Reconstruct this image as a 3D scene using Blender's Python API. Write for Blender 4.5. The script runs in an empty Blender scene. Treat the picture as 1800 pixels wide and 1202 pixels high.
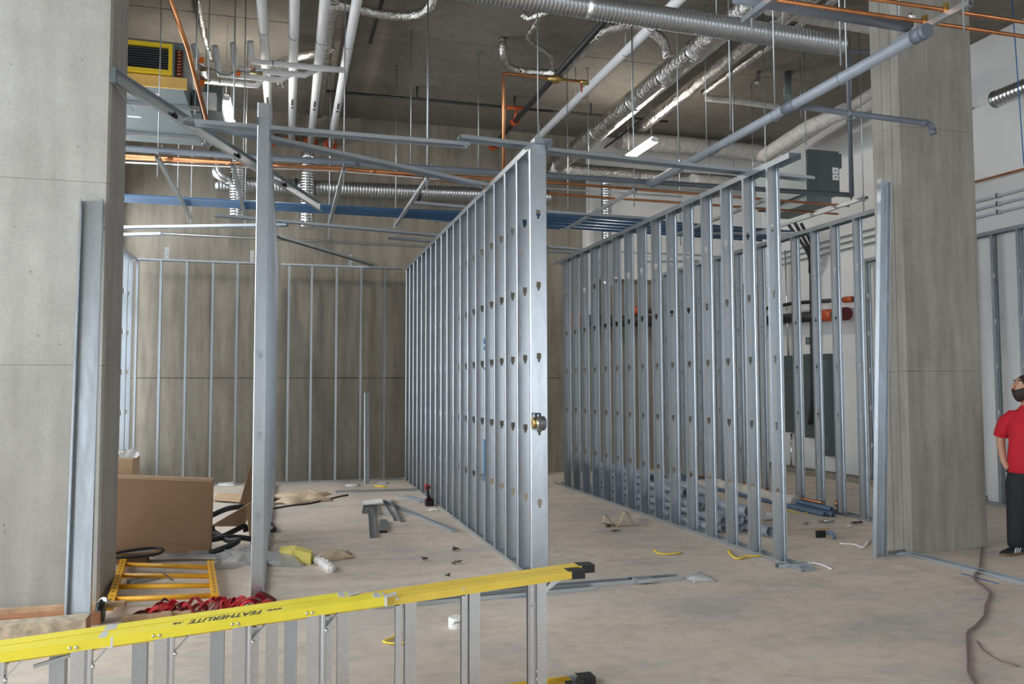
import bpy, bmesh, math, random
from mathutils import Vector, Matrix, Euler

random.seed(7)
SC = bpy.context.scene
COL = SC.collection

# ------------------------------------------------------------------ camera
CAM_H = 1.58
YAW, PITCH, ROLL = 0.2711, 0.0554, -0.0032
_fw = Vector((math.sin(YAW) * math.cos(PITCH), math.cos(YAW) * math.cos(PITCH), math.sin(PITCH)))
_rt = Vector((math.cos(YAW), -math.sin(YAW), 0.0))
_up = _rt.cross(_fw)
_r = _rt * math.cos(ROLL) + _up * math.sin(ROLL)
_u = _up * math.cos(ROLL) - _rt * math.sin(ROLL)
cam_data = bpy.data.cameras.new('camera')
cam_data.sensor_fit = 'HORIZONTAL'
cam_data.sensor_width = 36.0
cam_data.lens = 36.0 * 1428.0 / 1800.0
cam_data.clip_start = 0.05
cam_data.clip_end = 200
cam = bpy.data.objects.new('camera', cam_data)
COL.objects.link(cam)
cam.matrix_world = Matrix(((_r.x, _u.x, -_fw.x, 0), (_r.y, _u.y, -_fw.y, 0), (_r.z, _u.z, -_fw.z, CAM_H), (0, 0, 0, 1)))
SC.camera = cam

# ------------------------------------------------------------------ world, daylight, exposure
SC.view_settings.view_transform = 'Standard'
SC.view_settings.look = 'None'
SC.view_settings.gamma = 1.0
SC.view_settings.use_curve_mapping = False
SC.view_settings.exposure = 1.35
world = bpy.data.worlds.new('daylight')
SC.world = world
world.use_nodes = True
_bg = world.node_tree.nodes['Background']
_bg.inputs[0].default_value = (0.86, 0.93, 1.0, 1)
_bg.inputs[1].default_value = 2.6


def portal(name, loc, rot, sx, sy):
    l = bpy.data.lights.new(name, 'AREA')
    l.shape = 'RECTANGLE'
    l.size, l.size_y = sx, sy
    l.cycles.is_portal = True
    o = bpy.data.objects.new(name, l)
    COL.objects.link(o)
    o.location = loc
    o.rotation_euler = rot
    return o


# daylight comes in through the shop front behind the camera and the glazed side on the left
portal('front_daylight_portal', (5.85, -13.0, 1.95), (math.radians(90), 0, 0), 6.7, 3.7)
portal('side_daylight_portal', (-5.6, 1.6, 3.1), (math.radians(90), 0, math.radians(-90)), 11.2, 6.0)
portal('rear_side_daylight_portal', (-2.7, 10.8, 2.55), (math.radians(90), 0, math.radians(-90)), 7.1, 4.2)

# ------------------------------------------------------------------ mesh helpers
ORG = {}


class MB:
    def __init__(self):
        self.v, self.f, self.s = [], [], []

    def add(self, vs, fs, smooth=False):
        n = len(self.v)
        self.v += [Vector(p) for p in vs]
        self.f += [tuple(i + n for i in f) for f in fs]
        self.s += [smooth] * len(fs)
        return self

    def box(self, x0, x1, y0, y1, z0, z1):
        return self.add([(x0, y0, z0), (x1, y0, z0), (x1, y1, z0), (x0, y1, z0), (x0, y0, z1), (x1, y0, z1), (x1, y1, z1), (x0, y1, z1)],
                        [(0, 3, 2, 1), (4, 5, 6, 7), (0, 1, 5, 4), (1, 2, 6, 5), (2, 3, 7, 6), (3, 0, 4, 7)])

    def obox(self, c, size, R=None):
        R = R or Matrix.Identity(3)
        c = Vector(c)
        hx, hy, hz = size[0] / 2, size[1] / 2, size[2] / 2
        vs = [c + R @ Vector((sx * hx, sy * hy, sz * hz)) for sz in (-1, 1) for sx, sy in ((-1, -1), (1, -1), (1, 1), (-1, 1))]
        return self.add(vs, [(0, 3, 2, 1), (4, 5, 6, 7), (0, 1, 5, 4), (1, 2, 6, 5), (2, 3, 7, 6), (3, 0, 4, 7)])

    def bar(self, a, b, w, h, up=(0, 0, 1)):
        """box of width w and height h running from a to b"""
        a, b = Vector(a), Vector(b)
        d = (b - a).normalized()
        s = d.cross(Vector(up))
        if s.length < 1e-4:
            s = d.cross(Vector((0, 1, 0)))
        s.normalize()
        u = s.cross(d)
        vs = []
        for p in (a, b):
            for i, j in ((-1, -1), (1, -1), (1, 1), (-1, 1)):
                vs.append(p + s * (w / 2 * i) + u * (h / 2 * j))
        return self.add(vs, [(0, 3, 2, 1), (4, 5, 6, 7), (0, 1, 5, 4), (1, 2, 6, 5), (2, 3, 7, 6), (3, 0, 4, 7)])

    def tube(self, pts, r, n=10, cap=True, smooth=True, squash=None):
        pts = [Vector(p) for p in pts]
        rs = list(r) if isinstance(r, (list, tuple)) else [r] * len(pts)
        base = len(self.v)
        prev = None
        rings = []
        for i, p in enumerate(pts):
            if i == 0:
                d = pts[1] - pts[0]
            elif i == len(pts) - 1:
                d = pts[-1] - pts[-2]
            else:
                d = (pts[i + 1] - p).normalized() + (p - pts[i - 1]).normalized()
            if d.length < 1e-9:
                d = Vector((0, 0, 1))
            d.normalize()
            if prev is None:
                a = Vector((0, 0, 1)) if abs(d.z) < 0.9 else Vector((1, 0, 0))
                u = d.cross(a).normalized()
            else:
                u = (prev - d * prev.dot(d))
                if u.length < 1e-6:
                    u = d.orthogonal()
                u.normalize()
            prev = u
            w = d.cross(u)
            k = squash or 1.0
            rings.append([p + u * (rs[i] * math.cos(2 * math.pi * j / n)) + w * (rs[i] * k * math.sin(2 * math.pi * j / n)) for j in range(n)])
        vs = [q for R in rings for q in R]
        fs = []
        for i in range(len(rings) - 1):
            for j in range(n):
                k = (j + 1) % n
                fs.append((i * n + j, i * n + k, (i + 1) * n + k, (i + 1) * n + j))
        self.add(vs, fs, smooth)
        if cap:
            m = (len(rings) - 1) * n
            self.f.append(tuple(base + j for j in reversed(range(n))))
            self.f.append(tuple(base + m + j for j in range(n)))
            self.s += [False, False]
        return self

    def pipe(self, a, b, r, ri, n=14):
        """hollow pipe with open ends"""
        a, b = Vector(a), Vector(b)
        d = (b - a).normalized()
        u = d.orthogonal().normalized()
        w = d.cross(u)
        vs = []
        for p, rad in ((a, r), (b, r), (b, ri), (a, ri)):
            vs += [p + u * rad * math.cos(2 * math.pi * j / n) + w * rad * math.sin(2 * math.pi * j / n) for j in range(n)]
        fs, sm = [], []
        for q in range(4):
            for j in range(n):
                k = (j + 1) % n
                fs.append((q * n + j, q * n + k, ((q + 1) % 4) * n + k, ((q + 1) % 4) * n + j))
        m = len(self.f)
        self.add(vs, fs, True)
        for q in (1, 3):
            for j in range(n):
                self.s[m + q * n + j] = False
        return self

    def corrug(self, a, b, r, pitch, depth, n=20, ends=True):
        """spiral seam duct: smooth shell with a raised ring every pitch"""
        a, b = Vector(a), Vector(b)
        L = (b - a).length
        k = max(1, int(L / pitch))
        pts, rs = [], []
        for i in range(k):
            t0 = i / k
            for q, rr in ((0.0, r), (0.72, r), (0.78, r + depth), (0.94, r + depth)):
                pts.append(a + (b - a) * (t0 + q / k))
                rs.append(rr)
        pts.append(b)
        rs.append(r)
        return self.tube(pts, rs, n, cap=ends)

    def sheet(self, a, b, poly, up=(0, 0, 1), t=0.0016):
        """thin folded sheet: open 2D polyline (side, up) swept from a to b"""
        a, b = Vector(a), Vector(b)
        d = (b - a).normalized()
        s = d.cross(Vector(up))
        if s.length < 1e-4:
            s = Vector((1, 0, 0))
        s.normalize()
        u = s.cross(d)
        P = [Vector((x, y)) for x, y in poly]
        off = []
        for i, p in enumerate(P):
            ns = []
            if i > 0:
                e = (p - P[i - 1]).normalized()
                ns.append(Vector((-e.y, e.x)))
            if i < len(P) - 1:
                e = (P[i + 1] - p).normalized()
                ns.append(Vector((-e.y, e.x)))
            nn = ns[0] if len(ns) == 1 else (ns[0] + ns[1])
            if len(ns) == 2:
                nn = nn / max(0.3, nn.length_squared) * 2
            off.append(p + nn * t)
        n = len(P)
        vs = []
        for q in (a, b):
            for L in (P, off):
                vs += [q + s * p.x + u * p.y for p in L]
        fs = []
        for i in range(n - 1):
            fs.append((i, i + 1, 2 * n + i + 1, 2 * n + i))
            fs.append((n + i + 1, n + i, 3 * n + i, 3 * n + i + 1))
            fs.append((i + 1, i, n + i, n + i + 1))
            fs.append((2 * n + i, 2 * n + i + 1, 3 * n + i + 1, 3 * n + i))
        fs.append((0, 2 * n, 3 * n, n))
        fs.append((n - 1, 2 * n - 1, 4 * n - 1, 3 * n - 1))
        return self.add(vs, fs)

    def prism(self, poly, z0, z1):
        n = len(poly)
        vs = [(x, y, z0) for x, y in poly] + [(x, y, z1) for x, y in poly]
        fs = [tuple(reversed(range(n))), tuple(range(n, 2 * n))] + [(i, (i + 1) % n, n + (i + 1) % n, n + i) for i in range(n)]
        return self.add(vs, fs)

    def grid(self, fn, nu, nv, smooth=True):
        vs = [fn(i / nu, j / nv) for i in range(nu + 1) for j in range(nv + 1)]
        fs = [(i * (nv + 1) + j, (i + 1) * (nv + 1) + j, (i + 1) * (nv + 1) + j + 1, i * (nv + 1) + j + 1) for i in range(nu) for j in range(nv)]
        return self.add(vs, fs, smooth)

    def ball(self, c, r, n=10, m=6):
        c = Vector(c)
        rr = r if isinstance(r, (tuple, list)) else (r, r, r)

        def fn(a, b):
            th, ph = a * 2 * math.pi, (b - 0.5) * math.pi
            return c + Vector((rr[0] * math.cos(ph) * math.cos(th), rr[1] * math.cos(ph) * math.sin(th), rr[2] * math.sin(ph)))
        return self.grid(fn, n, m)

    def build(self, name, mat, parent=None, thick=None):
        v = self.v
        if parent is None:
            xs, ys, zs = [p.x for p in v], [p.y for p in v], [p.z for p in v]
            o0 = Vector(((min(xs) + max(xs)) / 2, (min(ys) + max(ys)) / 2, min(zs)))
        else:
            o0 = ORG[parent.name]
        me = bpy.data.meshes.new(name)
        me.from_pydata([p - o0 for p in v], [], self.f)
        me.polygons.foreach_set('use_smooth', self.s)
        if thick:
            bm = bmesh.new()
            bm.from_mesh(me)
            bmesh.ops.recalc_face_normals(bm, faces=bm.faces[:])
            bmesh.ops.solidify(bm, geom=bm.faces[:], thickness=thick)
            bm.to_mesh(me)
            bm.free()
        me.update()
        return link(name, me, mat, parent, o0)


def link(name, me, mat, parent, o0):
    if mat is not None and not me.materials:
        me.materials.append(mat)
    o = bpy.data.objects.new(name, me)
    COL.objects.link(o)
    if parent is None:
        o.location = o0
    else:
        o.parent = parent
    ORG[o.name] = Vector(o0)
    return o


def tag(o, label, cat, group=None):
    o['label'] = label
    o['category'] = cat
    if group:
        o['group'] = group
    return o


def struct(o):
    o['kind'] = 'structure'
    return o


def thing(name, label, cat, loc, group=None):
    o = bpy.data.objects.new(name, None)
    o.empty_display_size = 0.1
    COL.objects.link(o)
    o.location = loc
    ORG[o.name] = Vector(loc)
    return tag(o, label, cat, group)


def arc(c, r, a0, a1, n, ax=(1, 0, 0), ay=(0, 0, 1)):
    c, ax, ay = Vector(c), Vector(ax), Vector(ay)
    return [c + ax * (r * math.cos(a0 + (a1 - a0) * i / n)) + ay * (r * math.sin(a0 + (a1 - a0) * i / n)) for i in range(n + 1)]


def curve_pts(P, k=6):
    """Catmull-Rom through points"""
    P = [Vector(p) for p in P]
    P = [P[0] * 2 - P[1]] + P + [P[-1] * 2 - P[-2]]
    out = []
    for i in range(1, len(P) - 2):
        for j in range(k):
            t = j / k
            a, b, c, d = P[i - 1], P[i], P[i + 1], P[i + 2]
            out.append(0.5 * ((2 * b) + (c - a) * t + (2 * a - 5 * b + 4 * c - d) * t * t + (3 * b - a - 3 * c + d) * t ** 3))
    out.append(P[-2])
    return out


# ------------------------------------------------------------------ materials
MAT = {}


def nodes(name):
    m = bpy.data.materials.new(name)
    m.use_nodes = True
    nt = m.node_tree
    return m, nt, nt.nodes['Principled BSDF']


def setp(b, **kw):
    for k, v in kw.items():
        b.inputs[k.replace('_', ' ')].default_value = v


def noise(nt, scale, detail=4, rough=0.55, vec=None, mapscale=None):
    n = nt.nodes.new('ShaderNodeTexNoise')
    n.inputs['Scale'].default_value = scale
    n.inputs['Detail'].default_value = detail
    n.inputs['Roughness'].default_value = rough
    co = nt.nodes.new('ShaderNodeTexCoord')
    if mapscale:
        mp = nt.nodes.new('ShaderNodeMapping')
        mp.inputs['Scale'].default_value = mapscale
        nt.links.new(co.outputs['Object'], mp.inputs[0])
        nt.links.new(mp.outputs[0], n.inputs['Vector'])
    else:
        nt.links.new(co.outputs['Object'], n.inputs['Vector'])
    return n


def ramp(nt, src, stops):
    r = nt.nodes.new('ShaderNodeValToRGB')
    e = r.color_ramp.elements
    e[0].position, e[0].color = stops[0][0], (*stops[0][1], 1)
    e[1].position, e[1].color = stops[-1][0], (*stops[-1][1], 1)
    for p, c in stops[1:-1]:
        x = e.new(p)
        x.color = (*c, 1)
    nt.links.new(src, r.inputs[0])
    return r


def mixc(nt, fac, a, b, mode='MIX'):
    m = nt.nodes.new('ShaderNodeMix')
    m.data_type = 'RGBA'
    m.blend_type = mode
    if isinstance(fac, (int, float)):
        m.inputs[0].default_value = fac
    else:
        nt.links.new(fac, m.inputs[0])
    for i, x in ((6, a), (7, b)):
        if isinstance(x, tuple):
            m.inputs[i].default_value = (*x, 1)
        else:
            nt.links.new(x, m.inputs[i])
    return m.outputs[2]


def bump(nt, b, src, strength, dist=0.02):
    n = nt.nodes.new('ShaderNodeBump')
    n.inputs['Strength'].default_value = strength
    n.inputs['Distance'].default_value = dist
    nt.links.new(src, n.inputs['Height'])
    nt.links.new(n.outputs[0], b.inputs['Normal'])


def plain(name, col, rough=0.6, metal=0.0, var=0.12, scale=6.0, bmp=0.0, spec=None, coat=None):
    m, nt, b = nodes(name)
    n = noise(nt, scale)
    lo = tuple(max(0, c * (1 - var)) for c in col)
    hi = tuple(min(1, c * (1 + var)) for c in col)
    r = ramp(nt, n.outputs[0], [(0.3, lo), (0.7, hi)])
    nt.links.new(r.outputs[0], b.inputs['Base Color'])
    setp(b, Roughness=rough, Metallic=metal)
    if spec is not None:
        b.inputs['Specular IOR Level'].default_value = spec
    if bmp:
        bump(nt, b, n.outputs[0], bmp, 0.01)
    MAT[name] = m
    return m


def galv(name, col, rough, wav=0.25):
    m, nt, b = nodes(name)
    vo = nt.nodes.new('ShaderNodeTexVoronoi')
    vo.inputs['Scale'].default_value = 90
    co = nt.nodes.new('ShaderNodeTexCoord')
    nt.links.new(co.outputs['Object'], vo.inputs['Vector'])
    r = ramp(nt, vo.outputs['Color'], [(0.0, tuple(c * 0.9 for c in col)), (1.0, tuple(min(1, c * 1.08) for c in col))])
    n2 = noise(nt, 2.2, 3)
    c2 = mixc(nt, 0.35, r.outputs[0], ramp(nt, n2.outputs[0], [(0.3, tuple(c * 0.72 for c in col)), (0.7, col)]).outputs[0])
    nt.links.new(c2, b.inputs['Base Color'])
    setp(b, Roughness=rough, Metallic=1.0)
    n3 = noise(nt, 3.0, 2, mapscale=(2.0, 2.0, 0.8))
    bump(nt, b, n3.outputs[0], wav, 0.02)
    MAT[name] = m
    return m


def concrete(name, base, dark, light, scale=1.0, streak=0.4, bmp=0.15, rough=0.85):
    m, nt, b = nodes(name)
    n1 = noise(nt, 0.9 * scale, 5, 0.6)
    n2 = noise(nt, 5.0 * scale, 6, 0.65)
    n3 = noise(nt, 2.0 * scale, 5, 0.6, mapscale=(3.0, 3.0, 0.35))
    n4 = noise(nt, 60 * scale, 3, 0.7)
    a = ramp(nt, n1.outputs[0], [(0.32, dark), (0.52, base), (0.72, light)]).outputs[0]
    c = ramp(nt, n2.outputs[0], [(0.35, tuple(x * 0.82 for x in base)), (0.65, tuple(x * 1.12 for x in base))]).outputs[0]
    x = mixc(nt, 0.45, a, c)
    s = ramp(nt, n3.outputs[0], [(0.35, tuple(v * 0.78 for v in base)), (0.65, tuple(v * 1.1 for v in light))]).outputs[0]
    x = mixc(nt, streak, x, s)
    g = ramp(nt, n4.outputs[0], [(0.3, (0.82, 0.82, 0.82)), (0.6, (1, 1, 1))]).outputs[0]
    x = mixc(nt, 0.6, x, g, 'MULTIPLY')
    vo = nt.nodes.new('ShaderNodeTexVoronoi')        # bug holes
    vo.inputs['Scale'].default_value = 7.0
    co = nt.nodes.new('ShaderNodeTexCoord')
    nt.links.new(co.outputs['Object'], vo.inputs['Vector'])
    h = ramp(nt, vo.outputs['Distance'], [(0.035, (0.45, 0.43, 0.40)), (0.06, (1, 1, 1))]).outputs[0]
    x = mixc(nt, 0.9, x, h, 'MULTIPLY')
    nt.links.new(x, b.inputs['Base Color'])
    setp(b, Roughness=rough)
    b.inputs['Specular IOR Level'].default_value = 0.25
    bump(nt, b, n4.outputs[0], bmp, 0.004)
    MAT[name] = m
    return m


galv('galvanised', (0.54, 0.58, 0.615), 0.36, 0.22)
galv('galvanised_dull', (0.50, 0.53, 0.55), 0.45, 0.15)
galv('spiral_metal', (0.52, 0.54, 0.56), 0.36, 0.05)
galv('bright_metal', (0.78, 0.80, 0.82), 0.22, 0.1)
galv('aluminium', (0.66, 0.67, 0.68), 0.36, 0.05)
concrete('column_concrete', (0.36, 0.345, 0.31), (0.285, 0.27, 0.24), (0.415, 0.40, 0.365), 1.0, 0.35)
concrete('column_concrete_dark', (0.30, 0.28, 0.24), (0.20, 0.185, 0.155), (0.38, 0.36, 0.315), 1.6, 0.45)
concrete('back_concrete', (0.27, 0.24, 0.195), (0.16, 0.14, 0.11), (0.36, 0.325, 0.27), 1.3, 0.55)
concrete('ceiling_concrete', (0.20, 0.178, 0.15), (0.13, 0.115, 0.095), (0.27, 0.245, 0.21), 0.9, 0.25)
plain('drywall', (0.74, 0.74, 0.73), 0.9, var=0.05, scale=0.8)
plain('grey_plastic', (0.135, 0.155, 0.185), 0.42, var=0.08)
plain('pvc_grey', (0.25, 0.275, 0.31), 0.4, var=0.1)
plain('pipe_inside', (0.05, 0.05, 0.055), 0.8)
plain('copper', (0.62, 0.27, 0.12), 0.33, 1.0, var=0.2)
plain('brass', (0.50, 0.36, 0.13), 0.4, 1.0, var=0.2, scale=20)
plain('white_jacket', (0.74, 0.75, 0.77), 0.5, var=0.04)
plain('white_wrap', (0.50, 0.48, 0.45), 0.6, var=0.2, scale=14, bmp=0.6)
plain('black_iron', (0.022, 0.022, 0.024), 0.45, var=0.3)
plain('black_rubber', (0.016, 0.016, 0.018), 0.55, var=0.3)
plain('orange_coupling', (0.50, 0.085, 0.02), 0.45, var=0.2)
plain('orange_tag', (0.95, 0.22, 0.02), 0.7, var=0.05)
plain('blue_conduit', (0.038, 0.105, 0.21), 0.4, var=0.12)
plain('blue_pipe', (0.11, 0.17, 0.26), 0.4, var=0.12)
plain('unit_grey', (0.175, 0.205, 0.205), 0.5, var=0.05)
plain('unit_dark', (0.085, 0.105, 0.105), 0.5, var=0.06)
plain('unit_yellow', (0.80, 0.55, 0.02), 0.5, var=0.05)
plain('unit_tan', (0.72, 0.45, 0.13), 0.7, var=0.08)
plain('black_matte', (0.012, 0.012, 0.014), 0.75)
plain('fin_red', (0.12, 0.02, 0.015), 0.6, var=0.5, scale=60)
plain('white_plastic', (0.80, 0.80, 0.80), 0.45, var=0.04)
plain('sticker_white', (0.85, 0.85, 0.83), 0.6, var=0.03)
plain('cardboard', (0.36, 0.22, 0.13), 0.85, var=0.08, scale=3)
plain('cardboard_light', (0.50, 0.34, 0.21), 0.85, var=0.08, scale=5)
plain('timber', (0.47, 0.31, 0.18), 0.8, var=0.25, scale=9)
plain('timber_old', (0.47, 0.38, 0.27), 0.85, var=0.4, scale=14)
plain('timber_red', (0.40, 0.18, 0.09), 0.8, var=0.2, scale=7)
plain('scaffold_yellow', (0.80, 0.40, 0.02), 0.42, var=0.1, scale=12)
plain('ladder_yellow', (0.83, 0.70, 0.045), 0.42, var=0.05, scale=8)
plain('ladder_orange', (0.80, 0.57, 0.07), 0.45, var=0.06, scale=8)
plain('ink', (0.03, 0.03, 0.03), 0.7, var=0.0)
plain('red_strap', (0.52, 0.025, 0.03), 0.55, var=0.35, scale=25)
plain('dark_red', (0.12, 0.012, 0.014), 0.6, var=0.3, scale=25)
plain('yellow_paper', (0.78, 0.66, 0.16), 0.7, var=0.06)
plain('white_paper', (0.78, 0.76, 0.72), 0.8, var=0.08, scale=12)
plain('tan_paper', (0.58, 0.44, 0.30), 0.8, var=0.12, scale=9)
plain('yellow_strip', (0.85, 0.62, 0.06), 0.55, var=0.05)
plain('cord_purple', (0.20, 0.145, 0.14), 0.6, var=0.15)
plain('tool_red', (0.42, 0.03, 0.02), 0.45, var=0.1)
plain('white_sheet', (0.62, 0.58, 0.51), 0.6, var=0.12, scale=10, bmp=0.3)
plain('shirt_red', (0.47, 0.008, 0.022), 0.85, var=0.12, scale=10)
plain('trouser_black', (0.014, 0.015, 0.019), 0.85, var=0.2, scale=14)
plain('skin', (0.47, 0.25, 0.16), 0.55, var=0.06, scale=9)
plain('hair', (0.022, 0.014, 0.010), 0.7, var=0.3, scale=40)
plain('shoe_black', (0.018, 0.018, 0.02), 0.6)
plain('shoe_sole', (0.16, 0.10, 0.06), 0.7)
plain('blue_paint', (0.03, 0.16, 0.42), 0.7, var=0.3, scale=30)
plain('steel_tool', (0.35, 0.36, 0.37), 0.4, 0.9)
plain('zinc_plate', (0.72, 0.73, 0.74), 0.5, 0.5, var=0.05)
plain('dark_debris', (0.06, 0.05, 0.045), 0.8, var=0.4)


def foil_mat():
    m, nt, b = nodes('foil')
    n = noise(nt, 16, 4, 0.6)
    n2 = noise(nt, 4, 3, 0.6)
    r = ramp(nt, n2.outputs[0], [(0.3, (0.55, 0.52, 0.49)), (0.7, (0.80, 0.79, 0.78))])
    nt.links.new(r.outputs[0], b.inputs['Base Color'])
    setp(b, Roughness=0.22, Metallic=1.0)
    bump(nt, b, n.outputs[0], 0.8, 0.04)
    MAT['foil'] = m


foil_mat()


def floor_mat():
    m, nt, b = nodes('floor_concrete')
    n1 = noise(nt, 0.42, 5, 0.6)
    n2 = noise(nt, 1.3, 6, 0.68, mapscale=(0.7, 1.6, 1))
    n3 = noise(nt, 9, 5, 0.7)
    n4 = noise(nt, 90, 3, 0.7)
    tan, grey, pale = (0.68, 0.57, 0.465), (0.50, 0.46, 0.42), (0.73, 0.645, 0.56)
    a = ramp(nt, n1.outputs[0], [(0.38, grey), (0.50, tan), (0.68, pale)]).outputs[0]
    c = ramp(nt, n2.outputs[0], [(0.36, (0.43, 0.405, 0.375)), (0.50, tan), (0.66, pale)]).outputs[0]
    x = mixc(nt, 0.55, a, c)
    # the bay in front of the framing is trodden to a greyer tone than the dusty rooms
    co = nt.nodes.new('ShaderNodeTexCoord')
    sp = nt.nodes.new('ShaderNodeSeparateXYZ')
    nt.links.new(co.outputs['Object'], sp.inputs[0])
    add = nt.nodes.new('ShaderNodeMath')
    add.operation = 'MULTIPLY_ADD'
    nt.links.new(n2.outputs[0], add.inputs[0])
    add.inputs[1].default_value = 2.5
    nt.links.new(sp.outputs[1], add.inputs[2])
    mr = nt.nodes.new('ShaderNodeMapRange')
    mr.inputs['From Min'].default_value = 1.4
    mr.inputs['From Max'].default_value = 3.4
    nt.links.new(add.outputs[0], mr.inputs[0])
    gx = mixc(nt, 0.55, x, (0.53, 0.515, 0.51))
    x = mixc(nt, mr.outputs[0], gx, x)
    s = ramp(nt, n3.outputs[0], [(0.30, (0.80, 0.79, 0.78)), (0.55, (1, 1, 1)), (0.75, (1.0, 1.0, 1.0))]).outputs[0]
    x = mixc(nt, 0.8, x, s, 'MULTIPLY')
    g = ramp(nt, n4.outputs[0], [(0.3, (0.85, 0.85, 0.85)), (0.6, (1, 1, 1))]).outputs[0]
    x = mixc(nt, 0.5, x, g, 'MULTIPLY')
    nt.links.new(x, b.inputs['Base Color'])
    setp(b, Roughness=0.72)
    b.inputs['Specular IOR Level'].default_value = 0.3
    bump(nt, b, n4.outputs[0], 0.12, 0.003)
    MAT['floor_concrete'] = m


floor_mat()


def sheet_plastic():
    m, nt, b = nodes('clear_plastic')
    n = noise(nt, 14, 4)
    setp(b, Roughness=0.25)
    b.inputs['Base Color'].default_value = (0.82, 0.83, 0.84, 1)
    b.inputs['Transmission Weight'].default_value = 0.55
    b.inputs['Alpha'].default_value = 0.6
    b.inputs['IOR'].default_value = 1.2
    bump(nt, b, n.outputs[0], 0.5, 0.02)
    MAT['clear_plastic'] = m


sheet_plastic()


def emit(name, col, s):
    m, nt, b = nodes(name)
    n = noise(nt, 3)
    r = ramp(nt, n.outputs[0], [(0, col), (1, col)])
    nt.links.new(r.outputs[0], b.inputs['Base Color'])
    nt.links.new(r.outputs[0], b.inputs['Emission Color'])
    b.inputs['Emission Strength'].default_value = s
    MAT[name] = m


emit('led_lens', (1.0, 0.95, 0.86), 40.0)
G, GD = MAT['galvanised'], MAT['galvanised_dull']

# ------------------------------------------------------------------ the shell of the unit
CEIL = 6.35
struct(MB().box(-5.9, 9.6, -13.3, 14.9, -0.25, 0.0).build('floor', MAT['floor_concrete']))
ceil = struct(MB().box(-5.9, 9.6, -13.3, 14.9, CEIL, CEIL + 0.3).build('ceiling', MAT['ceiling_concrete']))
for yy in (-10.8, -8.4, -6.0, -3.6, -1.2, 1.2, 3.6, 6.0, 8.4, 10.8, 13.2):     # formwork joints left in the slab soffit
    MB().box(-5.55, 9.15, yy - 0.012, yy + 0.012, CEIL - 0.006, CEIL + 0.01).build('formwork_ridge', MAT['ceiling_concrete'], ceil)
for xx in (0.4, 5.3):
    MB().box(xx - 0.01, xx + 0.01, -13.0, 14.35, CEIL - 0.005, CEIL + 0.01).build('formwork_ridge', MAT['ceiling_concrete'], ceil)
wb = struct(MB().box(-2.75, 9.6, 14.40, 14.65, 0.0, CEIL).build('wall_back', MAT['back_concrete']))
MB().box(-2.55, 5.45, 14.393, 14.41, 1.745, 1.752).build('pour_joint', MAT['black_matte'], wb)
up = struct(MB().box(5.48, 9.2, 14.28, 14.40, 3.63, CEIL).build('wall_back_upper', MAT['drywall']))
struct(MB().box(9.20, 9.45, -13.0, 14.40, 0.0, CEIL).build('wall_right', MAT['drywall']))
wl = struct(MB().box(-2.80, -2.58, 7.25, 14.40, 0.0, 0.45).build('wall_left', MAT['back_concrete']))
MB().box(-2.80, -2.58, 7.25, 14.40, 4.65, CEIL).build('lintel', MAT['back_concrete'], wl)
for i in range(5):
    y = 7.30 + i * 1.76
    MB().box(-2.76, -2.62, y - 0.04, y + 0.04, 0.45, 4.65).build('mullion', MAT['unit_dark'], wl)
MB().box(-2.76, -2.62, 7.25, 14.40, 3.0, 3.07).build('transom', MAT['unit_dark'], wl)
struct(MB().box(-5.75, -2.80, 7.25, 7.45, 0.0, CEIL).build('wall_left_return', MAT['drywall']))
wfr = struct(MB().box(-5.6, 2.5, -13.25, -13.0, 0.0, CEIL).build('wall_front', MAT['drywall']))
MB().box(2.5, 9.2, -13.25, -13.0, 3.8, CEIL).build('lintel', MAT['drywall'], wfr)
struct(MB().box(-5.85, -5.6, -13.0, -4.0, 0.0, CEIL).build('wall_left_front', MAT['drywall']))
struct(MB().box(8.95, 9.2, 9.0, 14.28, 0.0, 0.09).build('baseboard_right', MAT['back_concrete']))

# glazing frames of the shop front, behind the camera and on the left
wf = struct(MB().box(2.5, 9.2, -13.08, -12.98, 0.0, 0.12).build('window_1', MAT['unit_dark']))
for i in range(4):
    x = 2.55 + i * 2.2
    MB().box(x - 0.04, x + 0.04, -13.1, -12.96, 0.12, 3.8).build('mullion', MAT['unit_dark'], wf)
MB().box(2.5, 9.2, -13.1, -12.96, 2.75, 2.83).build('transom', MAT['unit_dark'], wf)
ws = struct(MB().box(-5.7, -5.6, -4.0, 7.25, 0.0, 0.12).build('window_2', MAT['unit_dark']))
for i in range(6):
    y = -3.9 + i * 2.2
    MB().box(-5.7, -5.56, y - 0.04, y + 0.04, 0.12, 6.1).build('mullion', MAT['unit_dark'], ws)
MB().box(-5.7, -5.56, -4.0, 7.2, 2.75, 2.83).build('transom', MAT['unit_dark'], ws)
MB().box(-5.75, -5.55, -4.0, 7.2, 6.1, CEIL).build('head', MAT['unit_dark'], ws)


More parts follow.
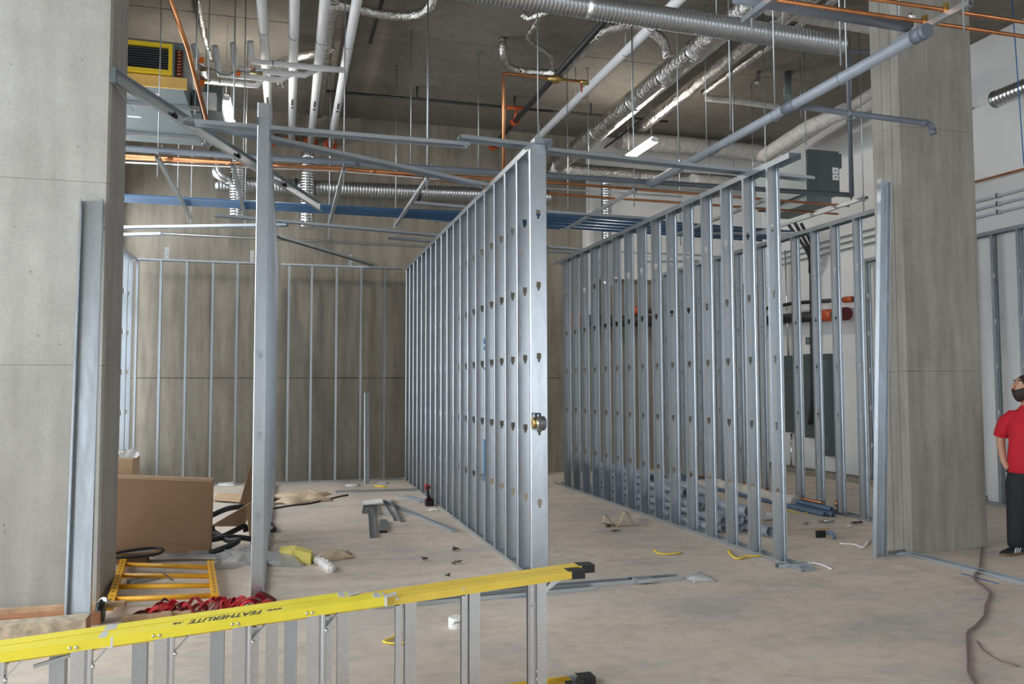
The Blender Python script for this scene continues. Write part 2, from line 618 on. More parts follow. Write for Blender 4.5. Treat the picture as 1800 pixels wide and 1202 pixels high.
# ------------------------------------------------------------------ concrete columns
def column(label, x0, x1, y0, y1, joints, ribs, mat):
    t = thing('column', label, 'column', ((x0 + x1) / 2, (y0 + y1) / 2, 0))
    mb = MB()
    c = 0.018

    def ring(ins):
        a, b, d, e = x0 + ins, x1 - ins, y0 + ins, y1 - ins
        return [(a + c, d), (b - c, d), (b, d + c), (b, e - c), (b - c, e), (a + c, e), (a, e - c), (a, d + c)]
    levels = [(0.0, 0.0)]
    for z in joints:
        levels += [(z - 0.004, 0.0), (z, 0.005), (z + 0.004, 0.0)]
    levels.append((CEIL, 0.0))
    vs = []
    for z, ins in levels:
        vs += [(x, y, z) for x, y in ring(ins)]
    fs = []
    for i in range(len(levels) - 1):
        for j in range(8):
            k = (j + 1) % 8
            fs.append((i * 8 + j, i * 8 + k, (i + 1) * 8 + k, (i + 1) * 8 + j))
    mb.add(vs, fs)
    mb.build('shaft', MAT[mat], t)
    for x, y, w, d in ribs:
        MB().box(x - w / 2, x + w / 2, y - d / 2, y + d / 2, 0.01, CEIL - 0.02).build('formwork_seam', MAT[mat], t)
    return t


colL = column('wide board-marked concrete column at the left edge behind the leaning stud', -2.32, -1.30, 6.62, 7.24, (1.75, 3.12), [(-1.302, 6.80, 0.008, 0.012)], 'column_concrete')
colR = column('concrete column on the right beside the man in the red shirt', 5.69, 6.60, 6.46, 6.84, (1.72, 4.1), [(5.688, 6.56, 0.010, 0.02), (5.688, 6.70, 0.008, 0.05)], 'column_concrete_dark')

# ------------------------------------------------------------------ framing members
STUD_MESH = {}
HOLES = (0.60, 1.20, 1.81, 2.41, 3.02)


def stud_mesh(W, D, L, style, openside, key):
    """C stud standing on z=0; web in the xz plane at y=0, x from 0 to W; flanges go to y=D*openside"""
    if key in STUD_MESH:
        return STUD_MESH[key]
    mb = MB()
    if style == 'shield':
        rows = [(0.0, 0.019, 0.050), (-0.0001, 0.010, 0.024)]
    elif style == 'keyhole':
        rows = [(0.05, 0.006, 0.010), (0.0, 0.012, 0.035), (-0.016, 0.007, 0.016), (-0.050, 0.007, 0.014)]
    else:
        rows = []
    ch = 0.005
    xs = sorted({ch, W - ch} | {W / 2 + s * r[1] for r in rows for s in (-1, 1)})
    zs = {0.0, L}
    cut = []
    for h in HOLES:
        if h > L - 0.15 or not rows:
            continue
        for dz, hw, hh in rows:
            z0, z1 = h + dz - (hh if dz < 0 else 0), h + dz + (0 if dz < 0 else hh)
            zs |= {z0, z1}
            cut.append((z0, z1, W / 2 - hw, W / 2 + hw))
    zs = sorted(zs)
    vid = {}

    def V(x, y, z):
        k = (round(x, 5), round(y, 5), round(z, 5))
        if k not in vid:
            vid[k] = len(mb.v)
            mb.v.append(Vector((x, y, z)))
        return vid[k]
    for i in range(len(zs) - 1):
        zc = (zs[i] + zs[i + 1]) / 2
        if zs[i + 1] - zs[i] < 1e-6:
            continue
        for j in range(len(xs) - 1):
            xc = (xs[j] + xs[j + 1]) / 2
            if any(a < zc < b and c < xc < d for a, b, c, d in cut):
                continue
            mb.f.append((V(xs[j], 0, zs[i]), V(xs[j + 1], 0, zs[i]), V(xs[j + 1], 0, zs[i + 1]), V(xs[j], 0, zs[i + 1])))
            mb.s.append(False)
        y = D * openside
        lip = 0.010
        yc = ch * openside
        mb.f.append((V(0, y, zs[i]), V(0, yc, zs[i]), V(0, yc, zs[i + 1]), V(0, y, zs[i + 1])))
        mb.f.append((V(0, yc, zs[i]), V(ch, 0, zs[i]), V(ch, 0, zs[i + 1]), V(0, yc, zs[i + 1])))
        mb.f.append((V(W - ch, 0, zs[i]), V(W, yc, zs[i]), V(W, yc, zs[i + 1]), V(W - ch, 0, zs[i + 1])))
        mb.f.append((V(W, yc, zs[i]), V(W, y, zs[i]), V(W, y, zs[i + 1]), V(W, yc, zs[i + 1])))
        mb.f.append((V(lip, y, zs[i]), V(0, y, zs[i]), V(0, y, zs[i + 1]), V(lip, y, zs[i + 1])))
        mb.f.append((V(W, y, zs[i]), V(W - lip, y, zs[i]), V(W - lip, y, zs[i + 1]), V(W, y, zs[i + 1])))
        mb.s += [False] * 6
    me = bpy.data.meshes.new('stud')
    me.from_pydata(mb.v, [], mb.f)
    bm = bmesh.new()
    bm.from_mesh(me)
    bmesh.ops.solidify(bm, geom=bm.faces[:], thickness=0.0014)
    bm.to_mesh(me)
    bm.free()
    me.materials.append(G)
    STUD_MESH[key] = me
    return me


def put_stud(t, me, p, rz=0.0, tilt=0.0):
    o = bpy.data.objects.new('stud', me)
    COL.objects.link(o)
    o.parent = t
    o.location = Vector(p) - ORG[t.name]
    o.rotation_euler = (0, tilt, rz)
    ORG[o.name] = ORG[t.name]
    return o


TOP = 3.64


def run_y(label, x0, W, y0, y1, ys, style, openside, over=0.0, end_len=None, key=''):
    """partition frame running in depth: bottom track, top track and studs as parts"""
    t = thing('partition_frame', label, 'wall framing', (x0 + W / 2, (y0 + y1) / 2, 0))
    leg = 0.032
    e = 0.002
    tw = W / 2 + e
    c = x0 + W / 2
    MB().sheet((c, y0, 0.001), (c, y1, 0.001), [(-tw, leg), (-tw, 0), (tw, 0), (tw, leg)]).build('bottom_track', GD, t)
    MB().sheet((c, y0 - over, TOP), (c, y1, TOP), [(tw, -leg - 0.02), (tw, 0), (-tw, 0), (-tw, -leg - 0.02)]).build('top_track', G, t)
    me = stud_mesh(W, 0.036, TOP - 0.008, style, openside, ('y', W, style, openside, TOP))
    for i, y in enumerate(ys):
        m = me
        if i == 0 and end_len:
            m = stud_mesh(W, 0.036, end_len, style, openside, ('y', W, style, openside, end_len))
        put_stud(t, m, (x0, y, 0.003))
    return t


mid_ys = [6.48 + 0.4067 * i for i in range(19)]
mid = run_y('long galvanised stud wall in the middle with a clamp on its near end', 1.96, 0.15, 6.44, 13.90, mid_ys, 'shield', 1, over=0.12)
right_ys = [6.52 + 0.4095 * i for i in range(15)]
rgt = run_y('stud wall right of the middle one, standing beside the stacked grey pipes', 4.25, 0.122, 6.10, 12.75, right_ys, 'shield', -1, over=-0.05)
third_ys = [7.85, 8.26, 8.68, 9.08, 9.51, 9.93, 10.33, 10.95, 11.56, 12.17, 12.79, 13.40]
thr = run_y('stud wall behind the leaning stud, running back from the right column', 6.56, 0.12, 7.80, 13.70, third_ys, 'keyhole', -1)
part_ys = [6.41 + 0.4067 * i for i in range(19)]
prt = run_y('stud wall seen edge-on left of centre with a taller front stud', -0.235, 0.092, 6.38, 13.90, part_ys, 'shield', 1, end_len=3.76)
left_ys = [7.9 + 0.4067 * i for i in range(15)]
lft = run_y('shiny stud wall at far left mostly hidden by the left column', -2.42, 0.12, 7.6, 13.98, left_ys, 'shield', 1)
fur_ys = [7.44, 7.85, 8.26, 8.66, 9.06, 9.47, 9.88, 10.28, 10.69, 11.10]
fur = run_y('stud lining in front of the white wall behind the man', 9.03, 0.092, 7.0, 11.3, fur_ys, 'shield', -1)


def run_x(label, xs, x0, x1, y0, D, key):
    """lining frame running across: studs show their flange to the room"""
    t = thing('wall_lining_frame', label, 'wall framing', ((x0 + x1) / 2, y0 + D / 2, 0))
    leg, tw, c = 0.03, D / 2 + 0.002, y0 + D / 2
    MB().sheet((x0, c, 0.001), (x1, c, 0.001), [(-tw, leg), (-tw, 0), (tw, 0), (tw, leg)]).build('bottom_track', GD, t)
    MB().sheet((x0, c, TOP + 0.02), (x1, c, TOP + 0.02), [(tw, -leg), (tw, 0), (-tw, 0), (-tw, -leg)]).build('top_track', G, t)
    me = stud_mesh(D, 0.036, TOP + 0.01, 'none', 1, ('x', D))
    for x in xs:
        put_stud(t, me, (x + 0.018, y0, 0.003), math.pi / 2)
    return t


run_x('wall lining studs against the back concrete behind the cardboard boxes', [-2.31, -1.96, -1.57, -1.17, -0.79, -0.4], -2.40, -0.25, 14.02, 0.092, 'a')
run_x('wall lining studs against the back concrete between two partitions, left of the drill', [0.03, 0.40, 0.81, 1.22, 1.62], -0.10, 1.95, 14.02, 0.092, 'b')
run_x('wall lining studs against the back concrete beyond the end of the middle stud wall', [2.42, 2.83, 3.24, 3.65, 4.05], 2.12, 4.28, 14.02, 0.092, 'c')


def lean_stud(label, base, top, facing, W, D, holes, name='loose_stud'):
    """loose C stud from base to top; web normal = facing"""
    a, b = Vector(base), Vector(top)
    t = thing(name, label, 'metal stud', a)
    z = (b - a).normalized()
    y = -Vector(facing)
    y = (y - z * y.dot(z)).normalized()
    x = y.cross(z)
    L = (b - a).length
    style = 'keyhole' if holes else 'none'
    me = stud_mesh(W, D, L, style, 1, (label,))
    o = bpy.data.objects.new('stud_body', me)
    COL.objects.link(o)
    o.parent = t
    o.matrix_local = Matrix(((x.x, y.x, z.x, 0), (x.y, y.y, z.y, 0), (x.z, y.z, z.z, 0), (0, 0, 0, 1))) @ Matrix.Translation((-W / 2, 0, 0))
    return t


lean_stud('galvanised stud leaning on the front of the left column', (-1.275, 5.90, 0.0), (-1.40, 6.585, 2.97), (0, 1, 0), 0.152, 0.045, False)
lean_stud('galvanised stud leaning on the right column, keyhole slots showing', (5.32, 6.47, 0.0), (5.44, 6.41, 3.53), (-0.12, 1, 0), 0.13, 0.05, True)
lean_stud('short stud standing loose against the back lining', (1.299, 13.600, -0.006), (1.324, 13.960, 1.493), (0, -1, 0), 0.085, 0.035, False)

# ------------------------------------------------------------------ tracks laid over the tops of the partitions
def laid(label, a, b, W=0.12, leg=0.032, name='ceiling_track', cat='metal track', mat=None, holes=()):
    a, b = Vector(a), Vector(b)
    t = thing(name, label, cat, (a + b) / 2)
    tw = W / 2
    MB().sheet(a, b, [(tw, -leg), (tw, 0), (-tw, 0), (-tw, -leg)]).build('channel', mat or G, t)
    for f, w in holes:
        p = a + (b - a) * f
        d = (b - a).normalized()
        MB().bar(p - d * w / 2 - Vector((0, 0, 0.004)), p + d * w / 2 - Vector((0, 0, 0.004)), W * 0.3, 0.003).build('slot', MAT['black_matte'], t)
    return t


laid('long header track over the left room, running right from the front stud', (-0.72, 6.74, 3.685), (1.50, 6.77, 3.685), 0.10)
laid('short header track overlapping onto the top of the middle stud wall', (1.40, 6.68, 3.715), (2.04, 6.75, 3.715), 0.12)
laid('header track spanning from the middle stud wall over the stacked pipes room', (2.12, 6.76, 3.69), (5.10, 7.02, 3.69), 0.12)
laid('track laid slantwise from the left column to the middle stud wall', (-0.80, 6.82, 3.72), (1.97, 8.08, 3.675), 0.12)
br = thing('diagonal_brace', 'long dull stud bracing down from the left column across the left room', 'metal stud', (-1.26, 6.60, 3.92))
MB().sheet((-1.27, 6.60, 3.95), (0.40, 9.70, 3.70), [(-0.008, -0.05), (-0.045, -0.05), (-0.045, 0.05), (-0.008, 0.05)]).build('channel', GD, br)
MB().box(-1.305, -1.265, 6.585, 6.62, 3.88, 4.00).build('clip', MAT['unit_dark'], br)
for f in (0.22, 0.50, 0.76):
    p = Vector((-1.27, 6.60, 3.95)).lerp(Vector((0.40, 9.70, 3.70)), f)
    MB().bar(p + Vector((-0.036, -0.02, 0)), p + Vector((-0.020, 0.05, -0.006)), 0.012, 0.03).build('slot', MAT['black_matte'], br)
st = thing('hanging_strap', 'thin bent metal strap hanging off the left column under the brace', 'metal strap', (-1.27, 6.55, 3.9))
MB().bar((-1.285, 6.61, 3.90), (-1.13, 6.52, 3.66), 0.004, 0.028, (0, 1, 0)).build('strap', MAT['unit_dark'], st)

laid('bright track lying over the left room, left end free in front of a spiral duct', (-0.882, 10.620, 3.740), (2.010, 11.053, 3.700), 0.09)
laid('bright track over the left room reaching to the left column at the lower level', (-2.167, 11.562, 3.700), (-0.009, 10.807, 3.700), 0.09)
laid('short bright track end poking out from the left column', (-2.296, 12.074, 3.690), (-1.648, 11.820, 3.690), 0.09)
laid('dull stud lying slantwise on top of the back lining', (-0.146, 11.766, 3.720), (1.465, 14.065, 3.700), 0.10, mat=GD)
laid('short perforated track beside the middle stud wall top', (1.376, 11.339, 3.690), (2.048, 11.486, 3.690), 0.09, mat=GD)
laid('bright perforated strut crossing the pipe room below the copper pipes', (3.105, 9.561, 3.780), (4.610, 9.627, 3.780), 0.06, holes=[(0.62 + 0.09 * i, 0.09) for i in range(4)])
laid('pair of bright tracks beyond the middle stud wall, upper one', (3.799, 11.650, 3.720), (4.417, 11.753, 3.720), 0.07)
laid('pair of bright tracks beyond the middle stud wall, lower one', (3.890, 11.930, 3.700), (4.338, 11.924, 3.700), 0.07)
laid('bright short track behind the right stud wall, slightly above it', (5.835, 12.490, 3.700), (6.654, 12.217, 3.700), 0.08)
laid('perforated strut on the left column side hung from the pipe rack', (1.507, 10.329, 3.980), (2.279, 10.433, 3.980), 0.05, holes=[(0.4 + 0.13 * i, 0.08) for i in range(4)])
laid('strut behind the right stud wall crossing to the grey equipment box', (6.020, 10.746, 3.860), (7.433, 10.333, 3.860), 0.06)


# ------------------------------------------------------------------ pipe rack: trapeze hangers
def rod(mb, x, y, z0, z1=CEIL, r=0.0065):
    mb.tube([(x, y, z0), (x, y, z1)], r, 6)


def trapeze(label, x, ya, yb, z=3.97, xb=None):
    t = thing('pipe_trapeze', label, 'pipe hanger', (x, (ya + yb) / 2, z - 0.04), 'trapeze hangers of the pipe rack')
    xb = x if xb is None else xb
    MB().sheet((x, ya, z), (xb, yb, z), [(-0.012, 0), (-0.021, 0), (-0.021, -0.041), (0.021, -0.041), (0.021, 0), (0.012, 0)], t=0.003).build('strut', GD, t)
    for xx, y in ((x, ya + 0.06), (xb, yb - 0.10)):
        m = MB()
        rod(m, xx, y, z - 0.22)
        m.build('rod', GD, t)
        MB().box(xx - 0.022, xx + 0.022, y - 0.022, y + 0.022, z - 0.055, z - 0.042).build('nut', GD, t)
    return t


trapeze('trapeze hanger of the pipe rack nearest the left column', -1.30, 8.88, 12.05)
trapeze('trapeze hanger of the pipe rack left of the front stud', -0.57, 8.95, 11.74)
trapeze('trapeze hanger of the pipe rack in front of the bright upright duct', 0.58, 8.84, 12.12)
trapeze('trapeze hanger of the pipe rack left of the middle stud wall top', 1.52, 9.00, 11.90)
trapeze('trapeze hanger of the pipe rack right of the middle stud wall, with a dotted edge', 4.03, 8.90, 11.45)
trapeze('trapeze hanger of the pipe rack half hidden by the right stud wall', 5.85, 8.90, 11.4)
trapeze('trapeze hanger of the pipe rack beside the grey equipment box', 7.02, 8.55, 11.2)


def pipe_thing(name, label, cat, pts, r, mat, group=None, fittings=(), n=12, fit_mat=None):
    """solid-looking closed pipe through points, with sleeve fittings at given fractions of single segments"""
    P = [Vector(p) for p in pts]
    t = thing(name, label, cat, P[0], group)
    MB().tube(P, r, n).build('run', mat, t)
    for seg, f, w, k in fittings:
        a, b = P[seg], P[seg + 1]
        c = a.lerp(b, f)
        d = (b - a).normalized()
        MB().tube([c - d * w / 2, c + d * w / 2], r * k, n).build('fitting', fit_mat or mat, t)
    return t


gp, cu = MAT['grey_plastic'], MAT['copper']
pipe_thing('drain_pipe', 'dark grey plastic drain pipe along the near side of the pipe rack', 'pipe',
           [(-2.4, 8.98, 4.035), (7.0, 8.80, 4.035), (7.131, 8.972, 4.030), (6.941, 8.730, 4.038), (6.938, 8.730, 5.896), (7.5, 8.74, 5.95)], 0.032, gp,
           fittings=[(0, 0.03, 0.05, 1.2), (0, 0.33, 0.07, 1.2), (0, 0.70, 0.10, 1.2), (3, 0.52, 0.06, 1.2)])
pipe_thing('copper_pipe', 'copper pipe next to the grey drain on the pipe rack', 'pipe', [(-2.4, 9.17, 4.015), (2.956, 9.094, 4.015), (7.320, 9.270, 4.015)], 0.017, cu,
           fittings=[(0, 0.22, 0.06, 1.2), (0, 0.38, 0.06, 1.2), (0, 0.62, 0.06, 1.2)])
pipe_thing('copper_pipe', 'copper pipe on the pipe rack, the second one from the grey drain', 'pipe', [(-2.4, 9.34, 4.015), (0.563, 9.078, 4.015), (3.145, 9.633, 4.015), (7.511, 9.745, 4.015)], 0.017, cu,
           fittings=[(0, 0.36, 0.06, 1.2), (0, 0.60, 0.06, 1.2)])
pipe_thing('steel_conduit', 'thin pale steel conduit between the copper pipes of the rack', 'conduit', [(-2.4, 9.44, 3.995), (0.568, 9.148, 3.995), (3.038, 9.304, 3.995), (4.848, 9.288, 3.995)], 0.010, MAT['bright_metal'])
BL = ['nearest the copper pipes', 'second from the copper pipes', 'third from the copper pipes', 'fourth from the copper pipes', 'farthest from the copper pipes']
for i in range(5):
    ya, yb, yc = 11.03 + i * 0.075, 11.00 + i * 0.10, 10.75 + i * 0.20
    pipe_thing('blue_conduit', 'blue plastic conduit on the pipe rack, ' + BL[i], 'conduit',
               [(-2.45, ya, 4.0), (1.5, yb, 4.0), (3.0, yb * 0.45 + yc * 0.55, 4.0), (4.0, yc, 4.0), (7.6, yc + 0.25, 4.0)], 0.022, MAT['blue_conduit'])
pipe_thing('blue_conduit', 'short blue conduit stub ending above the middle stud wall', 'conduit', [(2.026, 11.509, 4.000), (4.0, 11.65, 4.0)], 0.022, MAT['blue_conduit'])

# pipe clamps bolted on the first struts
for x, lab in ((-1.30, 'galvanised pipe clamp on the rack strut nearest the left column'), (0.58, 'galvanised pipe clamp on the rack strut by the upright duct'), (1.52, 'galvanised pipe clamp on the rack strut by the slantwise track')):
    c = thing('pipe_clamp', lab, 'clamp', (x, 8.97, 3.97))
    MB().tube(arc((x + 0.03, 8.97, 4.035), 0.036, -0.2, math.pi + 0.2, 8, (0, 1, 0), (0, 0, 1)), 0.006, 6).build('band', GD, c)
    MB().box(x + 0.02, x + 0.04, 8.96, 8.98, 4.068, 4.10).build('bolt', MAT['bright_metal'], c)

# big grey drain falling towards the viewer on the right
dp = thing('drain_pipe', 'large blue-grey plastic pipe running from the rack towards the right column', 'pipe', (4.19, 4.5, 3.96))
MB().tube([(4.19, 4.50, 4.00), (4.17, 8.78, 4.00)], 0.044, 16).build('run', MAT['pvc_grey'], dp)
for y, w, k in ((4.53, 0.09, 1.16), (6.02, 0.16, 1.14), (7.35, 0.10, 1.12), (8.72, 0.14, 1.18)):
    MB().tube([(4.185, y - w / 2, 4.0), (4.185, y + w / 2, 4.0)], 0.044 * k, 16).build('fitting', gp, dp)
for y in (5.35, 6.25, 7.0, 8.1):
    m = MB()
    rod(m, 4.185, y, 4.10)
    m.tube(arc((4.185, y, 4.0), 0.052, 0, 2 * math.pi, 14, (1, 0, 0), (0, 0, 1)), 0.004, 5)
    m.build('hanger', GD, dp)
MB().tube([(4.185, 4.455, 4.0), (4.185, 4.50, 4.0)], 0.052, 16).build('end_cap', gp, dp)
cp = pipe_thing('branch_pipe', 'thin dark grey branch pipe passing in front of the right column, elbow at its end', 'pipe',
                [(4.20, 6.02, 4.01), (5.66, 6.05, 3.985), (5.70, 6.05, 3.965), (5.71, 6.05, 3.90)], 0.026, gp, fittings=[(2, 0.8, 0.05, 1.25), (0, 0.03, 0.06, 1.3), (0, 0.96, 0.05, 1.2)])
m = MB()
rod(m, 4.78, 6.035, 4.03)
m.tube(arc((4.78, 6.035, 4.0), 0.032, 0, 2 * math.pi, 12, (0, 1, 0), (0, 0, 1)), 0.004, 5)
m.build('hanger', GD, cp)

# near trapeze at top right with its pipes
nt_ = thing('pipe_trapeze', 'near trapeze strut crossing the top of the right column', 'pipe hanger', (4.35, 4.6, 4.1), 'near trapeze hangers')
MB().sheet((4.34, 4.95, 4.15), (4.37, 4.27, 4.15), [(-0.012, 0), (-0.021, 0), (-0.021, -0.041), (0.021, -0.041), (0.021, 0), (0.012, 0)], t=0.003).build('strut', G, nt_)
for y in (4.90, 4.32):
    m = MB()
    rod(m, 4.355, y, 3.95)
    m.build('rod', GD, nt_)
n2_ = thing('pipe_trapeze', 'near trapeze strut cut off by the top edge above the spiral duct', 'pipe hanger', (3.05, 4.6, 4.1), 'near trapeze hangers')
MB().sheet((3.05, 4.90, 4.15), (3.07, 4.25, 4.15), [(-0.012, 0), (-0.021, 0), (-0.021, -0.041), (0.021, -0.041), (0.021, 0), (0.012, 0)], t=0.003).build('strut', G, n2_)
for y in (4.82, 4.32):
    m = MB()
    rod(m, 3.06, y, 4.00)
    m.build('rod', GD, n2_)
pipe_thing('drain_pipe', 'thick dark pipe on the near trapeze ending at a white clamp', 'pipe', [(2.9, 4.76, 4.21), (4.36, 4.81, 4.20)], 0.042, gp)
MB_c = thing('pipe_clamp', 'white metal clamp at the end of the thick dark pipe', 'clamp', (4.37, 4.81, 4.15))
MB().box(4.355, 4.385, 4.775, 4.845, 4.152, 4.27).build('strap', MAT['white_plastic'], MB_c)
MB().tube([(4.37, 4.81, 4.27), (4.37, 4.81, 4.30)], 0.012, 8).build('bolt', MAT['bright_metal'], MB_c)
for y, lab in ((4.66, 'bright copper pipe over the right column, the lower of the pair'), (4.47, 'bright copper pipe over the right column, the upper of the pair')):
    c = pipe_thing('copper_pipe', lab, 'pipe', [(2.9, y, 4.175), (8.8, y + 0.05, 4.175)], 0.014, cu, fittings=[(0, 0.45, 0.05, 1.2)])
    MB().box(4.345, 4.365, y - 0.022, y + 0.022, 4.152, 4.215).build('clamp', MAT['brass'], c)

# ------------------------------------------------------------------ ducts and pipes under the slab
sd = thing('spiral_duct', 'long grey spiral duct crossing the top of the view', 'duct', (3.0, 6.33, 4.72))
MB().corrug((-0.5, 6.26, 4.835), (5.02, 6.41, 4.80), 0.098, 0.036, 0.0022, 24).build('shell', MAT['spiral_metal'], sd)
MB().corrug((2.42, 6.338, 4.817), (2.47, 6.339, 4.817), 0.101, 0.2, 0.004, 24).build('coupling', MAT['bright_metal'], sd)
for x in (1.05, 2.86, 3.75, 4.45):
    m = MB()
    y = 6.30 + x * 0.02
    rod(m, x, y + 0.105, 4.78, CEIL, 0.005)
    m.build('hanger_rod', GD, sd)

wj = MAT['white_jacket']
LABELS = ['leftmost of four white pipes running back to the rear wall, behind the front stud', 'second from left of four white pipes running back to the rear wall',
          'third from left of four white pipes running back to the rear wall', 'rightmost of four white pipes running back, with a side elbow']
for i, (x, yb) in enumerate(((-0.31, 14.3), (0.04, 14.3), (0.36, 14.3), (0.70, 14.3))):
    w = thing('white_pipe', LABELS[i], 'pipe', (x, 9, 5.77), 'white jacketed pipes in a row')
    MB().tube([(x, 5.0, 5.83), (x + 0.005, yb, 5.83)], 0.058, 16).build('jacket', wj, w)
    for y in (7.2, 9.9 + 0.05 * i):
        MB().tube([(x, y - 0.006, 5.83), (x, y + 0.006, 5.83)], 0.0605, 16).build('band', gp, w)
    rg = MB()
    rg.tube(arc((x, 14.36, 5.83), 0.088, 0, 2 * math.pi, 18, (1, 0, 0), (0, 0, 1)), 0.030, 8)
    rg.build('fire_collar', MAT['orange_coupling'], w)
    MB().box(x - 0.012, x + 0.012, 12.05, 12.30, 5.769, 5.7725).build('printed_mark', MAT['ink'], w)
    MB().box(x - 0.016, x + 0.016, 12.38, 12.44, 5.769, 5.7725).build('printed_mark', MAT['ink'], w)
# short white branches to the fan coil unit
BR = [('white branch pipe elbowing from the rightmost white pipe to the valve tags', [(0.66, 10.45, 5.66), (0.40, 10.36, 5.62), (-0.44, 10.36, 5.62), (-0.46, 10.34, 5.68), (-0.47, 10.2, 5.80)]),
      ('white branch pipe below the top one, joining the third white pipe', [(0.34, 10.62, 5.70), (0.18, 10.60, 5.60), (-0.66, 10.60, 5.60), (-0.67, 10.52, 5.66), (-0.68, 10.35, 5.82)]),
      ('white branch pipe joining the second white pipe', [(0.04, 10.82, 5.70), (-0.12, 10.80, 5.58), (-0.86, 10.80, 5.58), (-0.88, 10.72, 5.64), (-0.90, 10.50, 5.82)]),
      ('lowest white branch pipe just above the lit lamp', [(-0.31, 11.05, 5.72), (-0.42, 11.0, 5.55), (-1.05, 11.0, 5.55), (-1.07, 10.9, 5.62), (-1.16, 10.6, 5.85)])]
for lab, pts in BR:
    pipe_thing('white_branch_pipe', lab, 'pipe', pts, 0.038, wj, 'white branch pipes to the fan coil', fittings=[(1, 0.72, 0.012, 1.06)], fit_mat=gp)
mw = thing('white_pipe', 'lone long white pipe sloping up to the top edge over the middle stud wall', 'pipe', (4.11, 10, 5.77))
MB().tube([(4.13, 4.6, 5.83), (4.09, 14.36, 5.83)], 0.060, 16).build('jacket', wj, mw)
for y in (8.6, 9.35, 10.9, 12.4):
    MB().tube([(4.115, y - 0.008, 5.83), (4.115, y + 0.008, 5.83)], 0.063, 16).build('band', gp, mw)
for y in (7.6, 9.35, 11.2, 13.0):
    m = MB()
    rod(m, 4.11, y, 5.88)
    m.build('hanger_rod', GD, mw)

bi, oc = MAT['black_iron'], MAT['orange_coupling']
bm_ = thing('fire_main', 'black steel pipe with orange couplings beside the lone white pipe', 'pipe', (3.6, 11, 5.9))
MB().tube([(3.63, 8.3, 5.95), (3.57, 14.2, 5.95)], 0.040, 14).build('run', bi, bm_)
MB().tube([(3.63, 5.0, 6.0), (3.63, 8.5, 5.95)], 0.040, 14).build('run', bi, bm_)
for p in ((3.625, 8.72, 5.95), (3.585, 12.70, 5.95), (3.575, 14.1, 5.93)):
    c = MB().tube([(p[0], p[1] - 0.06, p[2]), (p[0], p[1] + 0.06, p[2])], 0.056, 12)
    c.box(p[0] - 0.085, p[0] + 0.085, p[1] - 0.025, p[1] + 0.025, p[2] - 0.018, p[2] + 0.018)
    c.build('coupling', oc, bm_)
MB().tube([(3.585, 12.70, 5.95), (3.60, 12.60, 6.15)], 0.024, 10).build('riser', oc, bm_)
sp = thing('sprinkler_line', 'thin black sprinkler pipe running across under the slab', 'pipe', (3.5, 12.58, 6.1))
MB().tube([(0.55, 12.62, 6.15), (6.3, 12.58, 6.15)], 0.021, 10).build('run', bi, sp)
MB().tube([(0.83, 12.62, 6.15), (0.83, 12.60, 6.15)], 0.03, 10).build('fitting', bi, sp)
for x in (1.95, 3.56, 4.9):
    MB().tube([(x, 12.6, 6.14), (x, 12.6, CEIL)], 0.014, 8).build('hanger', bi, sp)
MB().tube([(3.42, 12.6, 6.15), (3.74, 12.6, 6.15)], 0.034, 10).build('tee', oc, sp)
s2 = thing('sprinkler_line', 'thin black sprinkler pipe running back between the two foil ducts', 'pipe', (5.83, 10, 6.1))
MB().tube([(5.84, 5.0, 6.15), (5.83, 14.35, 6.15)], 0.020, 10).build('run', bi, s2)
for y in (10.15, 11.9):
    MB().tube([(5.835, y - 0.03, 6.15), (5.835, y + 0.03, 6.15)], 0.028, 10).build('fitting', MAT['brass'], s2)
s3 = thing('sprinkler_drop', 'short black pipe end hanging at the top edge between white pipe and foil duct', 'pipe', (1.016, 10.492, 6.100))
MB().tube([(1.054, 9.528, 6.200), (1.009, 10.422, 6.100), (1.012, 10.529, 6.100)], [0.024, 0.024, 0.032], 10).build('run', bi, s3)

# copper line with brass valves
cl = thing('copper_pipe', 'copper pipe rising past the middle stud wall to a brass valve and red handle', 'pipe', (2.41, 9.0, 4.1))
MB().tube([(2.41, 9.0, 4.05), (2.41, 9.0, 5.20), (2.415, 9.0, 5.235), (2.45, 9.0, 5.245), (3.36, 9.0, 5.24)], 0.019, 12).build('run', cu, cl)
MB().tube([(2.62, 9.0, 5.24), (2.62, 9.0, 5.30)], 0.012, 8).build('drain_stub', cu, cl)
MB().tube([(2.95, 9.0, 5.24), (3.0, 9.0, 5.24), (3.03, 9.0, 5.24), (3.08, 9.0, 5.24), (3.11, 9.0, 5.24), (3.18, 9.0, 5.24)], [0.022, 0.03, 0.055, 0.055, 0.03, 0.022], 12).build('valve_body', MAT['brass'], cl)
MB().tube([(3.36, 9.0, 5.24), (3.42, 9.0, 5.24), (3.47, 9.0, 5.22)], [0.022, 0.028, 0.02], 10).build('stop_valve', MAT['brass'], cl)
MB().bar((3.37, 8.98, 5.21), (3.37, 8.97, 5.10), 0.018, 0.006).build('handle', MAT['tool_red'], cl)

# foil-wrapped ducts
FO = MAT['foil']


def wrap(mb, pts, r, n=14, amp=0.06, step=0.16):
    """wrinkled wrapped duct through points"""
    P = [Vector(p) for p in pts]
    out, rs = [], []
    for i in range(len(P) - 1):
        L = (P[i + 1] - P[i]).length
        k = max(2, int(L / step))
        for j in range(k):
            out.append(P[i].lerp(P[i + 1], j / k))
            rs.append(r * (1 + random.uniform(-amp, amp)))
    out.append(P[-1])
    rs.append(r)
    return mb.tube(out, rs, n)


